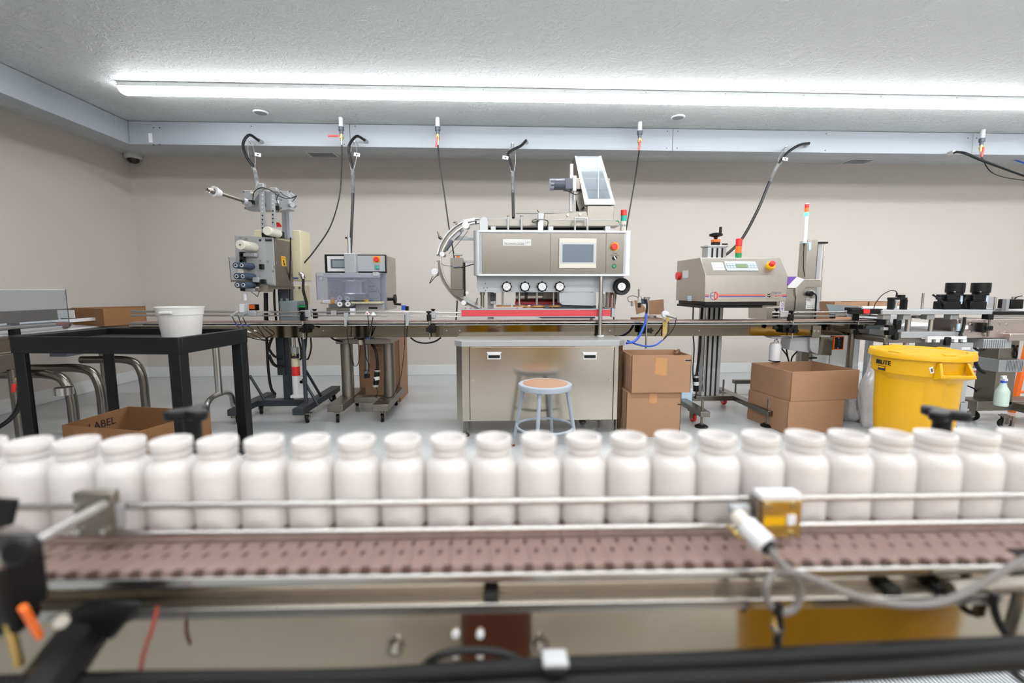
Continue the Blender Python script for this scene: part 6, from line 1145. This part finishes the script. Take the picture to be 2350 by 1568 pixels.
# knobs behind the bottles
for (px, py) in ((431, 965), (2146, 960)):
    Yk_ = .74; c = at(px, py, Yk_); r = .033
    b = MB(); n = 60
    b.prism3([(c.x+r*(.78+.34*math.cos(3*a_k+1.57))*math.cos(a_k), c.y+r*(.78+.34*math.cos(3*a_k+1.57))*math.sin(a_k), c.z+.002) for a_k in [2*PI*i/n for i in range(n)]], (0, 0, .016))
    g = fin(b, 'rail_knob', M.black, fc, bevel=.005); O('knob_stem', M.black, g, ('cy', (c.x, c.y, c.z-.055), (c.x, c.y, c.z+.006), .013, 20)); O('knob_post', M.chrome, g, ('cy', (c.x, c.y, .70), (c.x, c.y, c.z-.05), .006, 12)); O('knob_arm', M.black, g, ('bx', c.x-.012, c.x+.012, YF+.19, c.y+.015, .70, .722), bevel=.003)
# right bracket with sensor
g = O('rail_bracket', M.brass, fc, ('pb', 1748, 1146, 1834, 1230, .522, .004), bevel=.001); O('bracket_top', M.wplastic, g, ('pb', 1745, 1131, 1838, 1147, .520, .02), bevel=.002); O('bracket_side', M.dull, g, ('pb', 1732, 1140, 1748, 1205, .526, .016))  # plate is steel; the yellow bin's reflection is painted in as brass colour
for q in ((1764, 1161), (1822, 1159), (1817, 1224)): O('rivet', M.chrome, g, ('pc', q[0], q[1], .518, .523, .0036, 12))
O('bracket_slot', M.yellow, g, ('pb', 1750, 1182, 1800, 1202, .5215, .001)); O('bracket_tab', M.wplastic, g, ('pb', 1804, 1179, 1824, 1202, .519, .003), bevel=.001)
g = O('photo_sensor', M.wplastic, fc, ('cy', at(1708, 1200, .50), at(1758, 1248, .475), .0125, 22), bevel=.002); O('sensor_neck', M.ivory, g, ('cy', at(1690, 1180, .515), at(1710, 1202, .50), .0095, 18)); O('sensor_head', M.alu, g, ('pb', 1676, 1158, 1722, 1190, .53, .012), bevel=.003); O('sensor_boot', M.black, g, ('cy', at(1756, 1246, .476), at(1768, 1258, .47), .0085, 18)); O('sensor_strap', M.brass, g, ('pt', [(1668, 1202, .52), (1685, 1218, .5), (1700, 1232, .49)], .0022))
O('sensor_cable', M.greycord, fc, ('pt', [(1765, 1255, .47), (1790, 1287, .46), (1818, 1310, .455), (1836, 1345, .455), (1822, 1388, .455), (1790, 1398, .455), (1762, 1375, .455), (1757, 1340, .455), (1775, 1312, .46), (1810, 1306, .455), (1870, 1325, .45), (1950, 1358, .45), (2050, 1378, .45), (2140, 1375, .45), (2210, 1348, .45), (2290, 1300, .45), (2350, 1270, .45), (2440, 1240, .45)], .0042, 10, 8))
g = O('cable_tie', M.black, fc, ('pt', [(1789, 1378, .452), (1784, 1400, .45), (1788, 1430, .45), (1783, 1460, .45), (1786, 1500, .45)], .0045)); O('tie_clip', M.brass, g, ('pb', 1773, 1408, 1792, 1428, .448, .004)); O('tie_bead', M.chrome, g, ('pc', 1788, 1447, .442, .452, .0045, 14))
O('clamp_body', M.black, fc, ('pb', 2335, 1275, 2460, 1335, .49, .03), bevel=.006); O('ledge_bar', M.dull, fc, ('cy', at(2170, 1342, .475), at(2430, 1322, .475), .0085, 12)); O('drop_rod', M.dull, fc, ('cy', at(2325, 1350, .47), at(2300, 1445, .47), .006, 12)); O('black_cable', M.cord, fc, ('pt', [(2268, 1350, .46), (2268, 1385, .46), (2282, 1425, .46), (2310, 1462, .46), (2340, 1475, .46)], .0042))
# black hoses along the bottom
O('air_line', M.rubber, fc, ('pt', [(-120, 1590, .43), (300, 1572, .43), (800, 1560, .43), (1175, 1533, .43), (1650, 1509, .43), (2000, 1485, .43), (2450, 1460, .43)], .0085, 12)); O('air_line', M.rubber, fc, ('pt', [(-120, 1640, .42), (600, 1600, .42), (1000, 1590, .42), (1300, 1568, .42), (1700, 1545, .42), (2000, 1525, .42), (2450, 1490, .42)], .0105, 12)); O('air_line', M.rubber, fc, ('pt', [(2000, 1500, .435), (2150, 1490, .435), (2450, 1478, .435)], .012)); O('hose_loop', M.cord, fc, ('pt', [(960, 1548, .44), (1010, 1508, .44), (1080, 1494, .44), (1160, 1500, .44), (1215, 1525, .44)], .0042)); O('hose_clip', M.alu, fc, ('pb', 1252, 1522, 1312, 1536, .412, .02), bevel=.002); O('clip_body', M.black, fc, ('pb', 1258, 1536, 1308, 1552, .41, .02), bevel=.002)
O('lower_frame', M.slate, fc, ('bx', fx0, X(1240, .46, 1560), .455, .485, .625, .652)); O('bottom_rail', M.dull, fc, ('bx', fx0, fx1, .47, .49, .60, .612))
mt = thing('floor_mat', 'light grey ribbed mat on the floor under the right end of the near conveyor', 'mat', (1.6, 1.25, 0))
O('mat_base', M.ltgrey, mt, ('bx', .75, 2.5, .86, 1.7, .001, .006))
mb = MB()
for k in range(140): mb.bx(.75+k*.0125, .757+k*.0125, .86, 1.7, .006, .010)
fin(mb, 'mat_ribs', M.ltgrey, mt, kind='stuff')
O('crossing_cable', M.cord, fc, ('pt', [(2310, 1528, .42), (2335, 1550, .42), (2370, 1580, .42)], .004))
for x in (-.85, 1.0):
    O('leg', M.dull, fc, ('bx', x-.03, x+.03, .56, .64, .03, .66), bevel=.003); foot(fc, x, .6, .04, .04, .02)
M.rust = mat('dark_red_rubber', (140, 38, 26), .5, noise=.05)
rcord = O('red_air_line', M.rust, None, ('pt', [(362, 1392, .47), (350, 1440, .462), (330, 1500, .458), (318, 1568, .455), (312, 1620, .45)], .0018)); tag(rcord, 'thin red cord hanging below the near conveyor at the left', 'cord')

# ================================================================ BOTTLES
def bottle():
    t = thing('bottle', 'white open-necked plastic bottle standing in the row on the near conveyor', 'bottle', (0, 0, 0), 'white bottles on the near conveyor'); t.scale = (1, 1, 1.03)
    hb_ = .117
    body = [(.026, 0), (.0295, .0015), (.0308, .004), (.0312, .008), (.0312, .074), (.0308, .079), (.0290, .0845), (.0258, .0895), (.0225, .0925), (.0218, .094), (.0218, .0975)]
    neck = [(.0218, .0975), (.0232, .0985), (.0236, .1), (.0218, .1015), (.0218, .104), (.0238, .1055), (.0242, .1065), (.0242, .115), (.0235, .117), (.0212, .117), (.0205, .1155), (.0203, .108), (.0195, .104), (.006, .103)]
    O('body', M.bottle, t, ('la', body, (0, 0, 0), 48, 'z', True), ang=60); O('neck', M.bottle, t, ('la', neck, (0, 0, 0), 48, 'z', True), ang=60)
    return t
bpx = [-56, 50, 157, 263, 367, 477, 583, 693, 802, 910, 1018, 1125, 1233, 1343, 1447, 1552, 1655, 1752, 1853, 1948, 2040, 2134, 2228, 2320, 2412]
YBt = .602
b0 = bottle()
names = {5: 'white open bottle in the near row, just left of the slate machine stand', 11: 'white open bottle in the near row, just left of the stool leg'}
ordn = ['first', 'second', 'third', 'fourth', 'fifth', 'sixth', 'seventh', 'eighth', 'ninth', 'tenth', 'eleventh', 'twelfth', 'thirteenth', 'fourteenth', 'fifteenth', 'sixteenth', 'seventeenth', 'eighteenth', 'nineteenth', 'twentieth', 'twenty-first', 'twenty-second', 'twenty-third', 'twenty-fourth', 'twenty-fifth']
lastx = None
for i, px in enumerate(bpx):
    if i == 0: o = b0
    else:
        o = b0.copy(); col.objects.link(o)
        for c in b0.children: d = c.copy(); col.objects.link(d); d.parent = o
    x = X(50, YBt, 1008)+(i-1)*(X(2320, YBt, 1008)-X(50, YBt, 1008))/22
    o.location = (x, YBt-.014*x+random.uniform(-.001, .001), ZB+.0004)
    if i < 12: lb_ = f'white open-necked plastic bottle on the near conveyor, {ordn[i]} from the left edge'
    else: lb_ = f'white open-necked plastic bottle on the near conveyor, {ordn[24-i]} from the right edge'
    o['label'] = lb_
bpy.context.view_layer.update()
